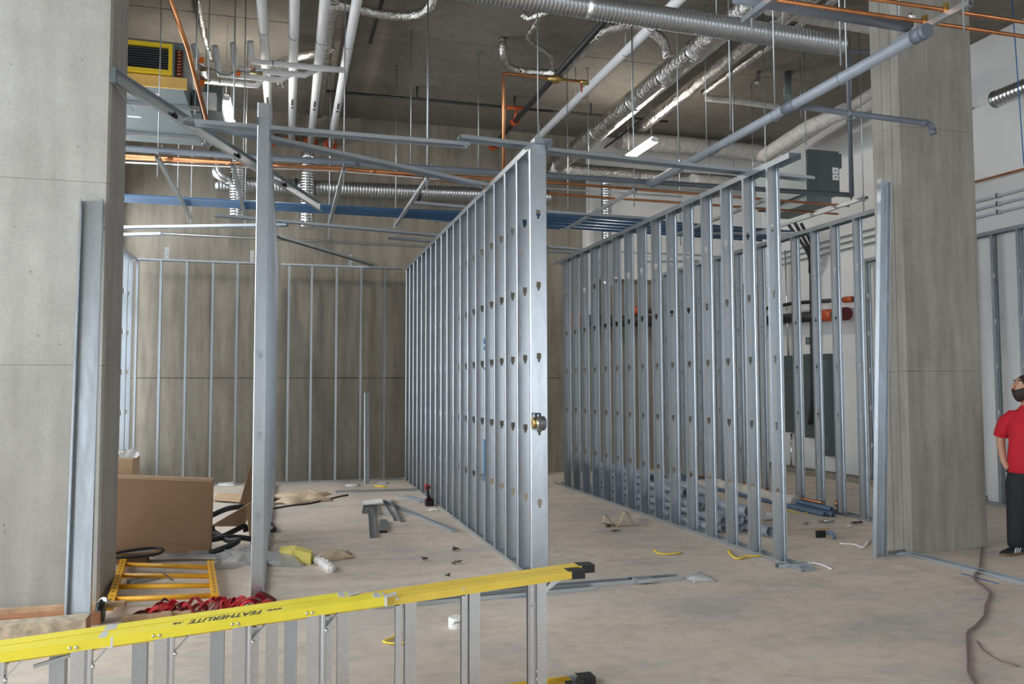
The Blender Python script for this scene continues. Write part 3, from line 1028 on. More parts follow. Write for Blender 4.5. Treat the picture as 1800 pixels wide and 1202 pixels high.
f1 = thing('foil_duct', 'largest foil-wrapped duct slanting up to the top edge', 'duct', (4.70, 9, 5.45))
wrap(MB(), [(4.70, 4.8, 5.62), (4.70, 13.6, 5.60), (4.72, 13.95, 5.60)], 0.145, 18, 0.03).build('wrap', FO, f1)
for y in (7.9, 8.6, 9.4, 10.4, 11.8, 12.9):
    MB().tube([(4.70, y - 0.03, 5.61), (4.70, y + 0.03, 5.61)], 0.151, 18).build('tape_band', MAT['bright_metal'], f1)
f2 = thing('foil_duct', 'smaller foil-wrapped duct right of the largest one', 'duct', (5.66, 9, 5.8))
wrap(MB(), [(5.63, 5.0, 5.97), (5.65, 9.6, 5.95), (5.70, 12.3, 5.93)], 0.095, 14, 0.06).build('wrap', FO, f2)
f3 = thing('foil_duct', 'thin foil-wrapped pipe beside the smaller foil duct', 'duct', (6.05, 9, 5.9))
wrap(MB(), [(5.98, 5.0, 6.02), (6.02, 10.8, 6.0)], 0.055, 12, 0.08).build('wrap', FO, f3)
f4 = thing('foil_duct', 'foil pipe bent over from the black fire main to the largest foil duct', 'duct', (4.1, 9.3, 5.9))
wrap(MB(), curve_pts([(3.688, 10.670, 6.000), (3.779, 9.681, 6.050), (3.911, 9.325, 6.100), (4.222, 9.237, 6.120), (4.470, 9.265, 6.080), (4.645, 9.334, 5.980), (4.726, 9.437, 5.850)], 4), 0.065, 12, 0.07).build('wrap', FO, f4)
f5 = thing('foil_elbow_pipe', 'foil-wrapped bent pipe dropping out of the slab above the brass valve', 'pipe', (2.773, 10.419, 6.300))
wrap(MB(), curve_pts([(2.797, 10.507, 6.340), (2.804, 10.507, 6.150), (2.951, 10.809, 6.100), (3.166, 10.891, 6.080), (3.436, 10.804, 6.050), (3.621, 10.645, 6.000)], 4), 0.050, 12, 0.06, 0.08).build('wrap', FO, f5)
f6 = thing('foil_elbow_pipe', 'zigzag foil-wrapped thin pipe between the spiral duct and the brass valve', 'pipe', (3.000, 9.307, 6.200))
wrap(MB(), curve_pts([(3.010, 9.336, 6.200), (3.015, 9.712, 6.200), (3.043, 10.110, 6.200), (3.242, 10.318, 6.200), (3.479, 10.519, 6.180), (3.559, 10.710, 6.150), (3.623, 10.855, 6.080)], 3), 0.034, 10, 0.08, 0.08).build('wrap', FO, f6)
f7 = thing('foil_elbow_pipe', 'foil pipe end glinting just under the spiral duct', 'pipe', (2.771, 9.274, 6.100))
wrap(MB(), curve_pts([(2.741, 9.346, 6.150), (2.822, 9.324, 6.100), (2.916, 9.204, 6.100), (3.012, 9.054, 6.100), (3.119, 8.904, 6.100)], 3), 0.045, 10, 0.1, 0.08).build('wrap', FO, f7)
f8 = thing('foil_elbow_pipe', 'foil-wrapped pipe looping along the top edge right of the white pipes', 'pipe', (0.584, 9.665, 6.100))
wrap(MB(), curve_pts([(0.512, 9.580, 6.100), (0.713, 9.615, 6.100), (0.955, 9.672, 6.100), (1.196, 9.685, 6.100), (1.461, 9.597, 6.100), (1.580, 9.396, 6.100), (1.637, 9.253, 6.200)], 4), 0.060, 12, 0.06, 0.1).build('wrap', FO, f8)
f9 = thing('foil_elbow_pipe', 'foil-wrapped elbow behind the second white pipe', 'pipe', (-0.152, 11.923, 6.000))
wrap(MB(), [(-0.135, 11.873, 5.900), (-0.157, 11.455, 6.050), (0.039, 11.326, 6.100), (0.371, 11.040, 6.100), (0.540, 10.842, 6.100)], 0.060, 12, 0.07, 0.1).build('wrap', FO, f9)
f10 = thing('foil_duct', 'foil-wrapped duct running back just right of the third white pipe', 'duct', (0.5, 10, 6.0))
wrap(MB(), [(0.482, 9.513, 6.120), (0.468, 13.633, 6.120)], 0.075, 12, 0.05).build('wrap', FO, f10)
f11 = thing('foil_elbow_pipe', 'thin foil pipe hanging beside the rods left of the white pipes', 'pipe', (-1.032, 10.027, 6.100))
wrap(MB(), [(-1.064, 9.956, 6.200), (-1.066, 10.375, 6.150), (-1.068, 10.842, 6.100), (-1.030, 11.549, 6.050)], 0.035, 10, 0.08, 0.08).build('wrap', FO, f11)
f12 = thing('foil_stub', 'small foil-wrapped stub hanging from the slab right of the foil ducts', 'pipe', (6.690, 10.390, 6.200))
wrap(MB(), [(6.853, 10.643, 6.330), (6.770, 10.566, 6.100)], 0.04, 10, 0.1, 0.06).build('wrap', FO, f12)
pf = thing('floor_drain_stub', 'grey pipe stub with a green ring coming out of the slab above the big drain', 'pipe', (7.115, 10.276, 6.200))
MB().tube([(7.303, 10.548, 6.340), (6.950, 10.065, 5.750)], 0.055, 14).build('run', MAT['unit_grey'], pf)
MB().tube(arc(Vector((7.315, 10.565, 6.330)), 0.066, 0, 2 * math.pi, 14, (1, 0, 0), (0, 1, 0)), 0.012, 6).build('ring', MAT['blue_paint'], pf)

# white-wrapped runs on the right and against the back wall
WW = MAT['white_wrap']
w1 = thing('wrapped_duct', 'white-wrapped pipe branching right from the smaller foil duct', 'duct', (6.191, 10.900, 5.900))
wrap(MB(), [(6.079, 10.870, 5.950), (6.584, 10.743, 5.900), (7.150, 10.677, 5.850), (7.394, 10.701, 5.800)], 0.05, 12, 0.05, 0.12).build('wrap', WW, w1)
w2 = thing('wrapped_duct', 'white-wrapped duct crossing in front of the back wall above the lit lamp', 'duct', (7.0, 13.7, 5.9))
wrap(MB(), [(5.892, 13.700, 6.119), (7.167, 13.700, 6.133), (8.936, 13.700, 6.101)], 0.16, 14, 0.04, 0.2).build('wrap', WW, w2)
w3 = thing('foil_duct', 'crumpled foil duct along the back wall behind the header track', 'duct', (6.5, 13.8, 5.45))
wrap(MB(), [(4.55, 13.80, 5.60), (4.9, 13.82, 5.52), (6.6, 13.82, 5.50), (8.6, 13.82, 5.50)], 0.15, 14, 0.06, 0.14).build('wrap', FO, w3)
w4 = thing('wrapped_duct', 'thick white-wrapped duct low on the back wall left of the grey equipment box', 'duct', (7.5, 13.7, 5.1))
wrap(MB(), [(7.280, 13.600, 5.429), (9.044, 13.600, 5.411)], 0.13, 14, 0.05, 0.2).build('wrap', WW, w4)
w5 = thing('wrapped_duct', 'white-wrapped duct slanting behind the upright grey drain on the right', 'duct', (7.4, 9.5, 5.4))
wrap(MB(), [(7.897, 12.194, 5.550), (7.701, 10.645, 5.550), (7.739, 9.832, 5.550)], 0.115, 14, 0.05, 0.15).build('wrap', WW, w5)
w6 = thing('wrapped_duct', 'long white-wrapped pipe along the right wall going behind the right column', 'duct', (8.3, 9.5, 5.6))
wrap(MB(), [(8.500, 12.497, 5.782), (8.500, 11.008, 5.917), (8.500, 9.843, 6.049)], 0.08, 12, 0.05, 0.15).build('wrap', WW, w6)
w7 = thing('wrapped_duct', 'white-wrapped pipe disappearing behind the top of the right column', 'duct', (5.5, 8, 6.0))
wrap(MB(), [(5.392, 8.147, 6.000), (6.065, 8.224, 6.000), (6.991, 8.264, 6.000)], 0.075, 12, 0.05, 0.12).build('wrap', WW, w7)

for o_, pts_ in ((w2, ((6.2, 13.7, 6.2), (8.6, 13.7, 6.2))), (w4, ((7.6, 13.49, 5.05), (8.9, 13.49, 5.05))), (w5, ((7.2, 10.1, 5.5), (7.35, 9.2, 5.5)))):
    for x, y, z in pts_:
        m = MB()
        rod(m, x, y, z)
        m.build('hanger_rod', GD, o_)
for y in (9.0, 10.2):
    MB().box(8.54, 9.195, y - 0.015, y + 0.015, 5.42 + (10.2 - y) * 0.0, 5.45).build('wall_bracket', GD, w6)
# ducts on the back wall
SPM = MAT['spiral_metal']
sb = thing('spiral_duct', 'spiral duct running low along the back wall behind the pipe rack', 'duct', (0.8, 13.85, 4.8))
MB().corrug((-1.15, 13.98, 4.93), (4.6, 13.98, 5.04), 0.125, 0.05, 0.003, 20).build('shell', SPM, sb)
for x in (0.12, 0.42, 2.2):
    MB().tube([(x - 0.02, 13.98, 4.965), (x + 0.02, 13.98, 4.965)], 0.138, 20).build('joint_band', MAT['black_matte'], sb)
v1 = thing('upright_duct', 'shiny upright spiral duct with an elbow left of the front stud', 'duct', (-0.80, 13.75, 4.3))
MB().corrug((-0.80, 13.75, 4.30), (-0.80, 13.75, 5.25), 0.125, 0.045, 0.003, 20).build('shell', MAT['bright_metal'], v1)
e1 = thing('duct_elbow', 'shiny mitred duct elbow hanging left of the upright duct', 'duct', (-1.1, 13.6, 4.8))
MB().tube([(-1.139, 13.600, 5.458), (-1.134, 13.600, 5.117), (-1.089, 13.600, 4.991), (-0.993, 13.600, 4.924), (-0.931, 13.700, 4.916)], 0.085, 16).build('shell', MAT['bright_metal'], e1)
v2 = thing('upright_duct', 'shiny upright spiral duct right of the front stud', 'duct', (0.29, 13.75, 4.25))
MB().corrug((0.30, 13.75, 4.22), (0.30, 13.75, 5.36), 0.120, 0.045, 0.003, 20).build('shell', MAT['bright_metal'], v2)
MB().tube([(0.30, 13.75, 5.34), (0.30, 13.80, 5.44), (0.30, 13.90, 5.48)], 0.118, 18).build('elbow', MAT['bright_metal'], v2)
v3 = thing('upright_duct', 'shiny upright spiral duct beyond the pipe rack right of the middle stud wall', 'duct', (5.64, 13.7, 3.4))
MB().corrug((5.62, 13.72, 3.40), (5.62, 13.72, 5.3), 0.100, 0.045, 0.003, 18).build('shell', MAT['bright_metal'], v3)
for o_, x_ in ((v1, -0.80), (v2, 0.30)):
    for z in (4.45, 5.15):
        MB().box(x_ - 0.02, x_ + 0.02, 13.84, 14.40, z, z + 0.03).build('wall_strap', GD, o_)
for z in (3.9, 4.9):
    MB().box(5.60, 5.64, 13.80, 14.28, z, z + 0.03).build('wall_strap', GD, v3)
wp = thing('corner_bead', 'narrow white upright trim where drywall meets the back concrete', 'trim', (5.46, 14.3, 3.6))
MB().box(5.40, 5.50, 14.26, 14.40, 2.9, 4.72).build('bead', MAT['drywall'], wp)
cw = pipe_thing('wall_conduit', 'thin steel conduit running across the back concrete above the lining', 'conduit', [(-2.020, 14.370, 4.135), (-0.243, 14.370, 4.122), (1.795, 14.370, 4.114), (4.4, 14.37, 4.10)], 0.013, GD)
cw2 = pipe_thing('wall_conduit', 'thin steel conduit running across the white upper back wall', 'conduit', [(5.587, 14.260, 4.154), (7.917, 14.260, 4.151), (9.1, 14.26, 4.08)], 0.013, GD)
BRK = [((-1.888, 14.090, 3.662), 'small zinc angle bracket above the back lining at far left'), ((-0.569, 14.090, 3.666), 'small zinc angle bracket above the back lining next to the front stud'),
       ((1.041, 14.090, 3.668), 'small zinc angle bracket above the back lining left of the middle stud wall')]
for p, lab in BRK:
    b = thing('angle_bracket', lab, 'bracket', (p[0], 14.09, 3.664))
    x, y, z = p[0], 14.09, 3.664
    MB().box(x - 0.03, x + 0.03, y + 0.0, y + 0.003, z, z + 0.20).build('plate', GD, b)
    MB().box(x - 0.03, x + 0.03, y - 0.05, y + 0.003, z, z + 0.003).build('foot', GD, b)
    for q in (0.08, 0.14):
        MB().tube([(x, y - 0.008, z + q), (x, y, z + q)], 0.010, 6).build('screw', MAT['bright_metal'], b)

# ------------------------------------------------------------------ fan coil unit at upper left
ac = thing('fan_coil_unit', 'ceiling-hung fan coil unit with yellow-framed black grille behind the left column', 'air unit', (-1.7, 10.4, 4.88))
UG = MAT['unit_grey']
MB().box(-2.38, -1.14, 9.52, 11.7, 4.89, 5.42).build('casing', UG, ac)
MB().box(-2.38, -1.10, 9.49, 9.52, 4.89, 5.015).build('lower_panel', MAT['unit_tan'], ac)
fr = MB()
for b in ((-2.3, -1.25, 5.33, 5.37), (-2.3, -1.25, 5.03, 5.075), (-2.3, -2.26, 5.075, 5.33), (-1.29, -1.25, 5.075, 5.33)):
    fr.box(b[0], b[1], 9.45, 9.52, b[2], b[3])
fr.build('grille_frame', MAT['unit_yellow'], ac)
MB().box(-2.26, -1.29, 9.50, 9.515, 5.075, 5.33).build('grille_back', MAT['black_matte'], ac)
for k in range(9):
    z = 5.09 + k * 0.027
    MB().obox((-1.775, 9.485, z), (0.965, 0.030, 0.004), Matrix.Rotation(0.5, 3, 'X')).build('louvre', MAT['unit_dark'], ac)
MB().box(-1.25, -1.23, 9.46, 9.52, 5.02, 5.38).build('flange', UG, ac)
MB().box(-1.22, -1.15, 9.50, 9.522, 5.03, 5.33).build('coil_end', MAT['fin_red'], ac)
for k in range(8):
    MB().tube([(-1.205, 9.49, 5.05 + k * 0.036), (-1.165, 9.49, 5.06 + k * 0.036)], 0.012, 8).build('return_bend', cu, ac)
for y in (10.05, 11.25):
    MB().sheet((-2.4, y, 4.885), (-1.02, y, 4.885), [(0.012, 0), (0.021, 0), (0.021, -0.041), (-0.021, -0.041), (-0.021, 0), (-0.012, 0)], t=0.003).build('support_strut', MAT['bright_metal'], ac)
    m = MB()
    rod(m, -1.07, y, 4.80)
    m.build('hanger_rod', GD, ac)
MB().box(-1.55, -1.42, 9.72, 9.76, 4.8885, 4.8895).build('rating_label', MAT['sticker_white'], ac)
MB().box(-1.90, -1.75, 10.6, 10.66, 4.8885, 4.8895).build('rating_label', MAT['sticker_white'], ac)
cb = thing('control_box', 'white and grey control box on the end of the fan coil unit', 'control box', (-1.0, 10.5, 4.95))
MB().box(-1.02, -0.80, 10.45, 10.9, 4.98, 5.30).build('grey_case', UG, cb)
MB().box(-1.04, -0.86, 10.30, 10.45, 4.99, 5.16).build('white_case', MAT['white_plastic'], cb)
MB().box(-1.12, -1.02, 10.2, 11.6, 4.86, 5.14).build('side_plate', MAT['unit_dark'], cb)
cc = pipe_thing('copper_pipe', 'dull copper pipe slanting past the fan coil unit to the header track', 'pipe', [(-0.957, 7.000, 4.777), (-0.845, 7.300, 4.484), (-0.740, 7.900, 4.068)], 0.019, cu)
TAGS = [((-1.015, 10.100, 5.470), 'orange tag above the fan coil valves, topmost one'), ((-1.004, 10.100, 5.195), 'orange tag below the fan coil valves, beside the slanting copper pipe'),
        ((-0.596, 10.100, 5.361), 'orange tag on the wire in front of the white branch pipes')]
for p, lab in TAGS:
    x, y, z = p
    t = thing('orange_tag', lab, 'tag', (x, y, z - 0.04), 'orange valve tags')
    MB().obox(p, (0.055, 0.002, 0.075), Matrix.Rotation(0.15, 3, 'Y')).build('card', MAT['orange_tag'], t)
    MB().tube([(x, y, z + 0.03), (x + 0.01, y + 0.02, z + 0.09)], 0.002, 5).build('tie', MAT['black_rubber'], t)
vw = thing('valve_set', 'brass and red valve set on the small lines beside the fan coil unit', 'valve', (-0.856, 10.200, 5.394))
for a, b in (((-1.036, 10.200, 5.396), (-0.908, 10.200, 5.402)), ((-1.034, 10.200, 5.271), (-0.919, 10.200, 5.268)), ((-0.464, 10.200, 5.427), (-0.318, 10.200, 5.413))):
    MB().tube([a, b], [0.022, 0.014], 10).build('valve_body', MAT['brass'], vw)
    MB().obox(Vector(a) + Vector((0.02, -0.02, 0.03)), (0.07, 0.02, 0.012), Matrix.Rotation(0.4, 3, 'Y')).build('lever', MAT['tool_red'], vw)
cabl = thing('grey_cable', 'slack grey cable strung between the orange tags', 'cable', (-0.719, 10.100, 5.349))
MB().tube(curve_pts([(-1.039, 10.100, 5.371), (-0.912, 10.100, 5.384), (-0.796, 10.100, 5.327), (-0.706, 10.100, 5.329), (-0.603, 10.100, 5.381), (-0.460, 10.100, 5.382), (-0.316, 10.100, 5.404)], 5), 0.008, 6).build('run', UG, cabl)

# ------------------------------------------------------------------ lamps
LAMP = []
for lab, x, y0, y1, z in (('lit linear lamp hanging at right above the pipe rack', 5.365, 11.15, 12.25, 5.30), ('lit linear lamp hanging at left beside the front stud', -0.80, 10.95, 12.10, 5.30)):
    t = thing('linear_lamp', lab, 'lamp', (x, (y0 + y1) / 2, z), 'linear lamps')
    MB().prism([(x - 0.055, y0), (x + 0.055, y0), (x + 0.055, y1), (x - 0.055, y1)], z, z + 0.055).build('lens', MAT['led_lens'], t)
    MB().box(x - 0.035, x + 0.035, y0 + 0.01, y1 - 0.01, z + 0.055, z + 0.085).build('housing', MAT['white_plastic'], t)
    for y in (y0, y1):
        MB().box(x - 0.058, x + 0.058, y - 0.008, y + 0.008, z - 0.002, z + 0.06).build('end_cap', MAT['white_plastic'], t)
    for y in (y0 + 0.12, y1 - 0.12):
        MB().tube([(x, y, z + 0.08), (x, y, CEIL)], 0.003, 5).build('suspension_wire', GD, t)

# ------------------------------------------------------------------ loose hanger rods under the slab
RODS = [
    ((-1.471, 11.900, 4.164), 'hanger rod left of the slanting copper pipe'),
    ((1.518, 9.000, 4.029), 'hanger rod between the two lower header tracks, left of the copper riser'),
    ((1.545, 10.500, 4.497), 'fainter hanger rod just left of the long one by the copper riser'),
    ((2.575, 11.000, 4.622), 'hanger rod left of the copper riser'),
    ((2.578, 8.200, 4.234), 'hanger rod dropping to the near end of the middle stud wall'),
    ((4.927, 8.800, 4.565), 'hanger rod right of the lit lamp, in front of the foil ducts'),
    ((5.536, 9.200, 4.358), 'hanger rod just right of the big drain pipe middle'),
    ((6.767, 9.400, 4.847), 'hanger rod above the grey equipment box'),
    ((4.037, 9.000, 4.730), 'hanger rod left of the lit lamp, close to the largest foil duct'),
    ((4.304, 11.200, 4.194), 'hanger rod behind the header track, right of the middle stud wall'),
    ((-0.860, 9.300, 4.510), 'bluish hanger rod nearest the orange tags'),
    ((-0.594, 9.300, 4.469), 'bluish hanger rod in front of the left lamp'),
    ((-0.517, 10.000, 4.217), 'thin hanger rod right of the left lamp'),
    ((-0.984, 9.300, 4.941), 'bluish hanger rod left of the top orange tag'),
]
for p, lab in RODS:
    t = thing('hanger_rod', lab, 'rod', p, 'hanger rods under the slab')
    m = MB()
    rod(m, p[0], p[1], p[2])
    m.build('rod', GD, t)
    MB().box(p[0] - 0.02, p[0] + 0.02, p[1] - 0.02, p[1] + 0.02, CEIL - 0.03, CEIL).build('anchor', GD, t)

# ------------------------------------------------------------------ equipment on the right
eb = thing('equipment_box', 'dark grey hanging equipment box with white labels left of the right column', 'equipment', (7.0, 10.0, 4.19))
MB().box(6.86, 7.36, 9.50, 10.75, 4.22, 4.83).build('casing', MAT['unit_dark'], eb)
MB().box(6.845, 6.86, 9.52, 10.75, 4.23, 4.82).build('side_panel', UG, eb)
MB().box(6.90, 7.30, 9.60, 10.6, 4.10, 4.22).build('drain_pan', UG, eb)
MB().box(7.33, 7.40, 9.495, 9.55, 4.60, 4.80).build('flange', MAT['unit_dark'], eb)
for z0, z1 in ((4.515, 4.60), (4.425, 4.505), (4.225, 4.26)):
    MB().box(7.25, 7.345, 9.496, 9.50, z0, z1).build('label_plate', MAT['sticker_white'], eb)
    MB().box(7.285, 7.31, 9.4945, 9.4965, (z0 + z1) / 2 - 0.008, (z0 + z1) / 2 + 0.008).build('label_mark', MAT['ink'], eb)
CB = [('black cable dropping from the grey equipment box, the leftmost of three', (8.600, 12.537, 4.490), (8.800, 12.247, 3.909), (9.000, 12.473, 3.595)),
      ('black cable dropping from the grey equipment box, the middle of three', (8.600, 12.335, 4.471), (8.800, 12.197, 3.951), (9.050, 12.526, 3.604)),
      ('black cable dropping from the grey equipment box, the rightmost of three', (8.600, 12.140, 4.412), (8.800, 12.146, 4.043), (9.100, 12.559, 3.713))]
for lab, a, b, c in CB:
    t = thing('black_cable', lab, 'cable', c, 'cables from the equipment box')
    MB().tube(curve_pts([a, b, c], 6), 0.028, 8).build('run', MAT['black_rubber'], t)

fm = thing('fire_header', 'thick black pipe with orange couplings low on the right wall behind the studs', 'pipe', (8.9, 12.5, 2.7))
MB().tube([(8.93, 11.55, 2.78), (8.93, 14.1, 2.86)], 0.095, 16).build('run', bi, fm)
MB().tube([(8.93, 11.72, 2.785), (8.93, 12.05, 2.795)], 0.104, 16).build('orange_sleeve', oc, fm)
MB().tube([(8.93, 11.42, 2.775), (8.93, 11.56, 2.78)], 0.11, 16).build('end_cap', MAT['dark_red'], fm)
fx = thing('fire_header', 'thick black pipe with an orange end low along the back wall', 'pipe', (6.7, 14.15, 2.7))
MB().tube([(5.060, 14.150, 2.808), (8.93, 14.15, 2.84)], 0.105, 16).build('run', bi, fx)
MB().tube([(5.026, 14.150, 2.808), (5.261, 14.150, 2.807)], 0.118, 16).build('orange_end', oc, fx)
ft = pipe_thing('fire_branch', 'thinner black pipe above the thick one on the right wall, orange fitting at its end', 'pipe', [(8.95, 11.25, 3.0), (8.95, 12.9, 3.10), (8.95, 14.2, 3.08)], 0.034, bi)
MB().tube([(8.95, 11.28, 3.0), (8.95, 11.50, 3.015)], 0.052, 12).build('coupling', oc, ft)
fu = pipe_thing('fire_branch', 'thinner black pipe above the thick one on the back wall', 'pipe', [(6.397, 14.200, 3.022), (8.9, 14.2, 3.07)], 0.045, bi)
MB().tube([(6.303, 14.200, 3.009), (6.467, 14.200, 3.024)], 0.085, 12).build('coupling', oc, fu)

ep = thing('electric_panel', 'tall grey electric cabinet with louvres on the white right wall', 'cabinet', (9.1, 12.2, 0.4))
MB().box(9.02, 9.198, 12.06, 12.30, 0.37, 2.14).build('case', MAT['unit_dark'], ep)
for z in (0.50, 0.55, 0.60, 0.65, 1.86, 1.91, 1.96, 2.01):
    MB().box(9.010, 9.022, 12.09, 12.26, z, z + 0.018).build('louvre', UG, ep)
ep2 = thing('electric_panel', 'shorter grey electric cabinet beside the upright black conduit', 'cabinet', (9.1, 13.2, 0.7))
MB().box(9.05, 9.198, 13.05, 13.42, 0.72, 2.15).build('case', MAT['unit_dark'], ep2)
ep3 = thing('meter_trough', 'narrow dark cabinet right behind the black conduit', 'cabinet', (9.1, 12.7, 0.65))
MB().box(9.08, 9.198, 12.55, 12.85, 0.65, 2.16).build('case', MAT['unit_dark'], ep3)
bc = pipe_thing('black_conduit', 'black flexible conduit dropping down the right wall past the cabinets', 'conduit', curve_pts([(9.000, 12.437, 3.692), (9.000, 12.455, 2.778), (9.000, 12.470, 1.968), (9.000, 12.495, 1.313), (9.030, 12.634, 0.905)], 5), 0.035, MAT['black_rubber'])
sc_ = pipe_thing('steel_conduit', 'thin bright conduit down the right wall left of the cabinets', 'conduit', [(9.100, 13.358, 4.154), (9.100, 13.333, 2.852), (9.100, 13.323, 2.153)], 0.016, MAT['bright_metal'])
sc2 = pipe_thing('steel_conduit', 'bright conduit from the floor up to the shorter cabinet', 'conduit', [(9.100, 13.314, -0.024), (9.100, 13.287, 0.696)], 0.018, MAT['bright_metal'])
jb = thing('junction_box', 'small dark junction box above the narrow cabinet', 'box', (9.100, 12.727, 2.337))
x, y, z = (9.100, 12.727, 2.337)
MB().box(x, x + 0.1, y - 0.07, y + 0.07, z, z + 0.13).build('case', MAT['unit_dark'], jb)
MB().box(x - 0.004, x, y - 0.05, y + 0.05, z + 0.02, z + 0.11).build('cover', UG, jb)
for i, (za, zb) in enumerate(((4.12, 4.10), (4.01, 4.00), (3.90, 3.89))):
    c = pipe_thing('wall_conduit', ('uppermost', 'middle', 'lowest')[i] + ' of three grey conduits on the white wall right of the right column', 'conduit', [(9.15, 7.2, za - 0.02), (9.15, 14.0, za + 0.02)], 0.014, GD, 'three conduits on the right wall')
    for yy in (8.62, 10.6, 12.4):
        MB().box(9.13, 9.2, yy - 0.015, yy + 0.015, za - 0.035, za + 0.03).build('clip', MAT['bright_metal'], c)
pipe_thing('copper_pipe', 'thin copper pipe on the white wall above the three conduits', 'pipe', [(9.12, 7.0, 4.33), (9.12, 9.6, 4.40)], 0.016, cu)
rs = thing('spiral_duct', 'short spiral duct end at the upper right edge in front of the white wall', 'duct', (8.6, 7.4, 5.1))
MB().corrug((8.6, 8.08, 5.19), (8.6, 5.2, 5.19), 0.105, 0.055, 0.004, 22).build('shell', MAT['bright_metal'], rs)
MB().tube([(8.6, 8.085, 5.19), (8.6, 8.05, 5.19)], 0.112, 22).build('collar', SPM, rs)
pr = thing('hanger_wire', 'thin blue line hanging down near the upper right edge', 'wire', (8.254, 7.400, 4.077))
MB().tube([(7.954, 7.200, 5.983), (8.034, 7.200, 4.075)], 0.006, 6).build('line', MAT['blue_paint'], pr)

# ------------------------------------------------------------------ clamp and prints on the middle stud wall
kn = thing('wall_clamp', 'dark metal clamp gripping the near end stud of the middle wall', 'clamp', (2.04, 6.42, 1.24))
MB().tube([(1.985, 6.415, 1.335), (1.985, 6.415, 1.36), (2.02, 6.415, 1.36), (2.02, 6.415, 1.335)], 0.010, 6).build('handle', MAT['black_rubber'], kn)
MB().tube([(1.955, 6.42, 1.285), (1.985, 6.42, 1.285)], [0.042, 0.045], 14).build('jaw', MAT['brass'], kn)
MB().tube([(1.985, 6.42, 1.28), (2.005, 6.42, 1.28)], 0.05, 14).build('washer', MAT['bright_metal'], kn)
MB().tube([(2.005, 6.42, 1.28), (2.02, 6.42, 1.28), (2.055, 6.42, 1.28), (2.065, 6.42, 1.28)], [0.05, 0.058, 0.058, 0.048], 14).build('head', MAT['dark_debris'], kn)
for k in range(5):
    MB().tube([(2.012 + k * 0.010, 6.42, 1.28), (2.016 + k * 0.010, 6.42, 1.28)], 0.0605, 14).build('rib', MAT['steel_tool'], kn)
for i, (z0, z1) in enumerate(((2.02, 2.08), (2.0, 1.96), (1.76, 1.78), (0.62, 1.05))):
    a, b = min(z0, z1), max(z0, z1)
    MB().box(1.9575, 1.9592, mid_ys[4] - 0.001, mid_ys[4] + 0.034, a, b).build('blue_print', MAT['blue_paint'], mid)

# ------------------------------------------------------------------ ladder lying on its side in front
lad = thing('step_ladder', 'long yellow fibreglass ladder lying on its side across the foreground', 'ladder', (0.0, 4.1, 0.0))


def rail_z(x):        # height of the upper rails: the ladder narrows to its top end at the left
    return 0.475 + (x + 1.15) * (0.632 - 0.475) / (1.47 + 1.15)


def rail_y(x):
    return 4.085 + (x - 1.47) * 0.050


LY, LO, AL = MAT['ladder_yellow'], MAT['ladder_orange'], MAT['aluminium']


def rail(name, mat, x0, x1, dy, w, h, lift, low=False):
    """U section rail: web outwards (up for the top pair, down for the bottom pair)"""
    def pt(x):
        z = (rail_z(x) + lift) if not low else (0.036 - lift)
        return Vector((x, rail_y(x) + dy, z))
    s = -1 if not low else 1
    hw = w / 2
    poly = [(hw, s * h), (hw, 0), (-hw, 0), (-hw, s * h)]
    if low:
        poly = [(hw, h - 0.036), (hw, -0.034), (-hw, -0.034), (-hw, h - 0.036)]
    return MB().sheet(pt(x0), pt(x1), poly, t=-0.005 if not low else 0.005).build(name, mat, lad)


rail('base_rail', LO, -2.35, 1.44, -0.005, 0.070, 0.032, -0.012)
rail('base_rail', LO, -2.35, 1.53, 0.085, 0.070, 0.032, -0.012)
rail('fly_rail', LY, -2.60, 0.46, -0.035, 0.088, 0.036, 0.008)
rail('fly_rail', LY, -2.60, 0.30, 0.075, 0.080, 0.036, 0.008)
rail('base_rail', LO, -2.35, 1.44, -0.005, 0.070, 0.032, 0.0, True)
rail('base_rail', LO, -2.35, 1.53, 0.085, 0.070, 0.032, 0.0, True)
rail('fly_rail', LY, -2.60, 0.46, -0.035, 0.088, 0.036, 0.001, True)
for x, dy in ((1.44, -0.005), (1.53, 0.085)):
    for low in (False, True):
        z = rail_z(x) - 0.014 if not low else 0.036
        MB().box(x - 0.015, x + 0.075, rail_y(x) + dy - 0.040, rail_y(x) + dy + 0.040, z - 0.034, z + 0.008 if not low else z + 0.006).build('rubber_foot', MAT['black_rubber'], lad)
# steps of the base section: a narrow rear bar and a wide front tread in pairs
for x in (0.865, 0.535, 0.205, -0.125):
    y = rail_y(x)
    zt = rail_z(x) - 0.020
    MB().sheet((x, y - 0.02, 0.03), (x, y - 0.02, zt), [(0.012, 0.018), (-0.018, 0.018), (-0.018, -0.018), (0.012, -0.018)], up=(0, 1, 0), t=0.003).build('rear_bar', AL, lad)
    MB().sheet((x + 0.075, y + 0.075, 0.03), (x + 0.075, y + 0.075, zt), [(0.028, 0.026), (-0.028, 0.026), (-0.028, -0.026), (0.028, -0.026)], up=(0, 1, 0), t=0.003).build('tread', AL, lad)
    MB().tube([(x - 0.004, y - 0.041, zt + 0.006), (x - 0.004, y - 0.048, zt + 0.006)], 0.007, 8).build('rivet', AL, lad)
    MB().box(x - 0.016, x + 0.006, y - 0.0415, y - 0.0375, zt - 0.03, zt - 0.022).build('black_mark', MAT['ink'], lad)
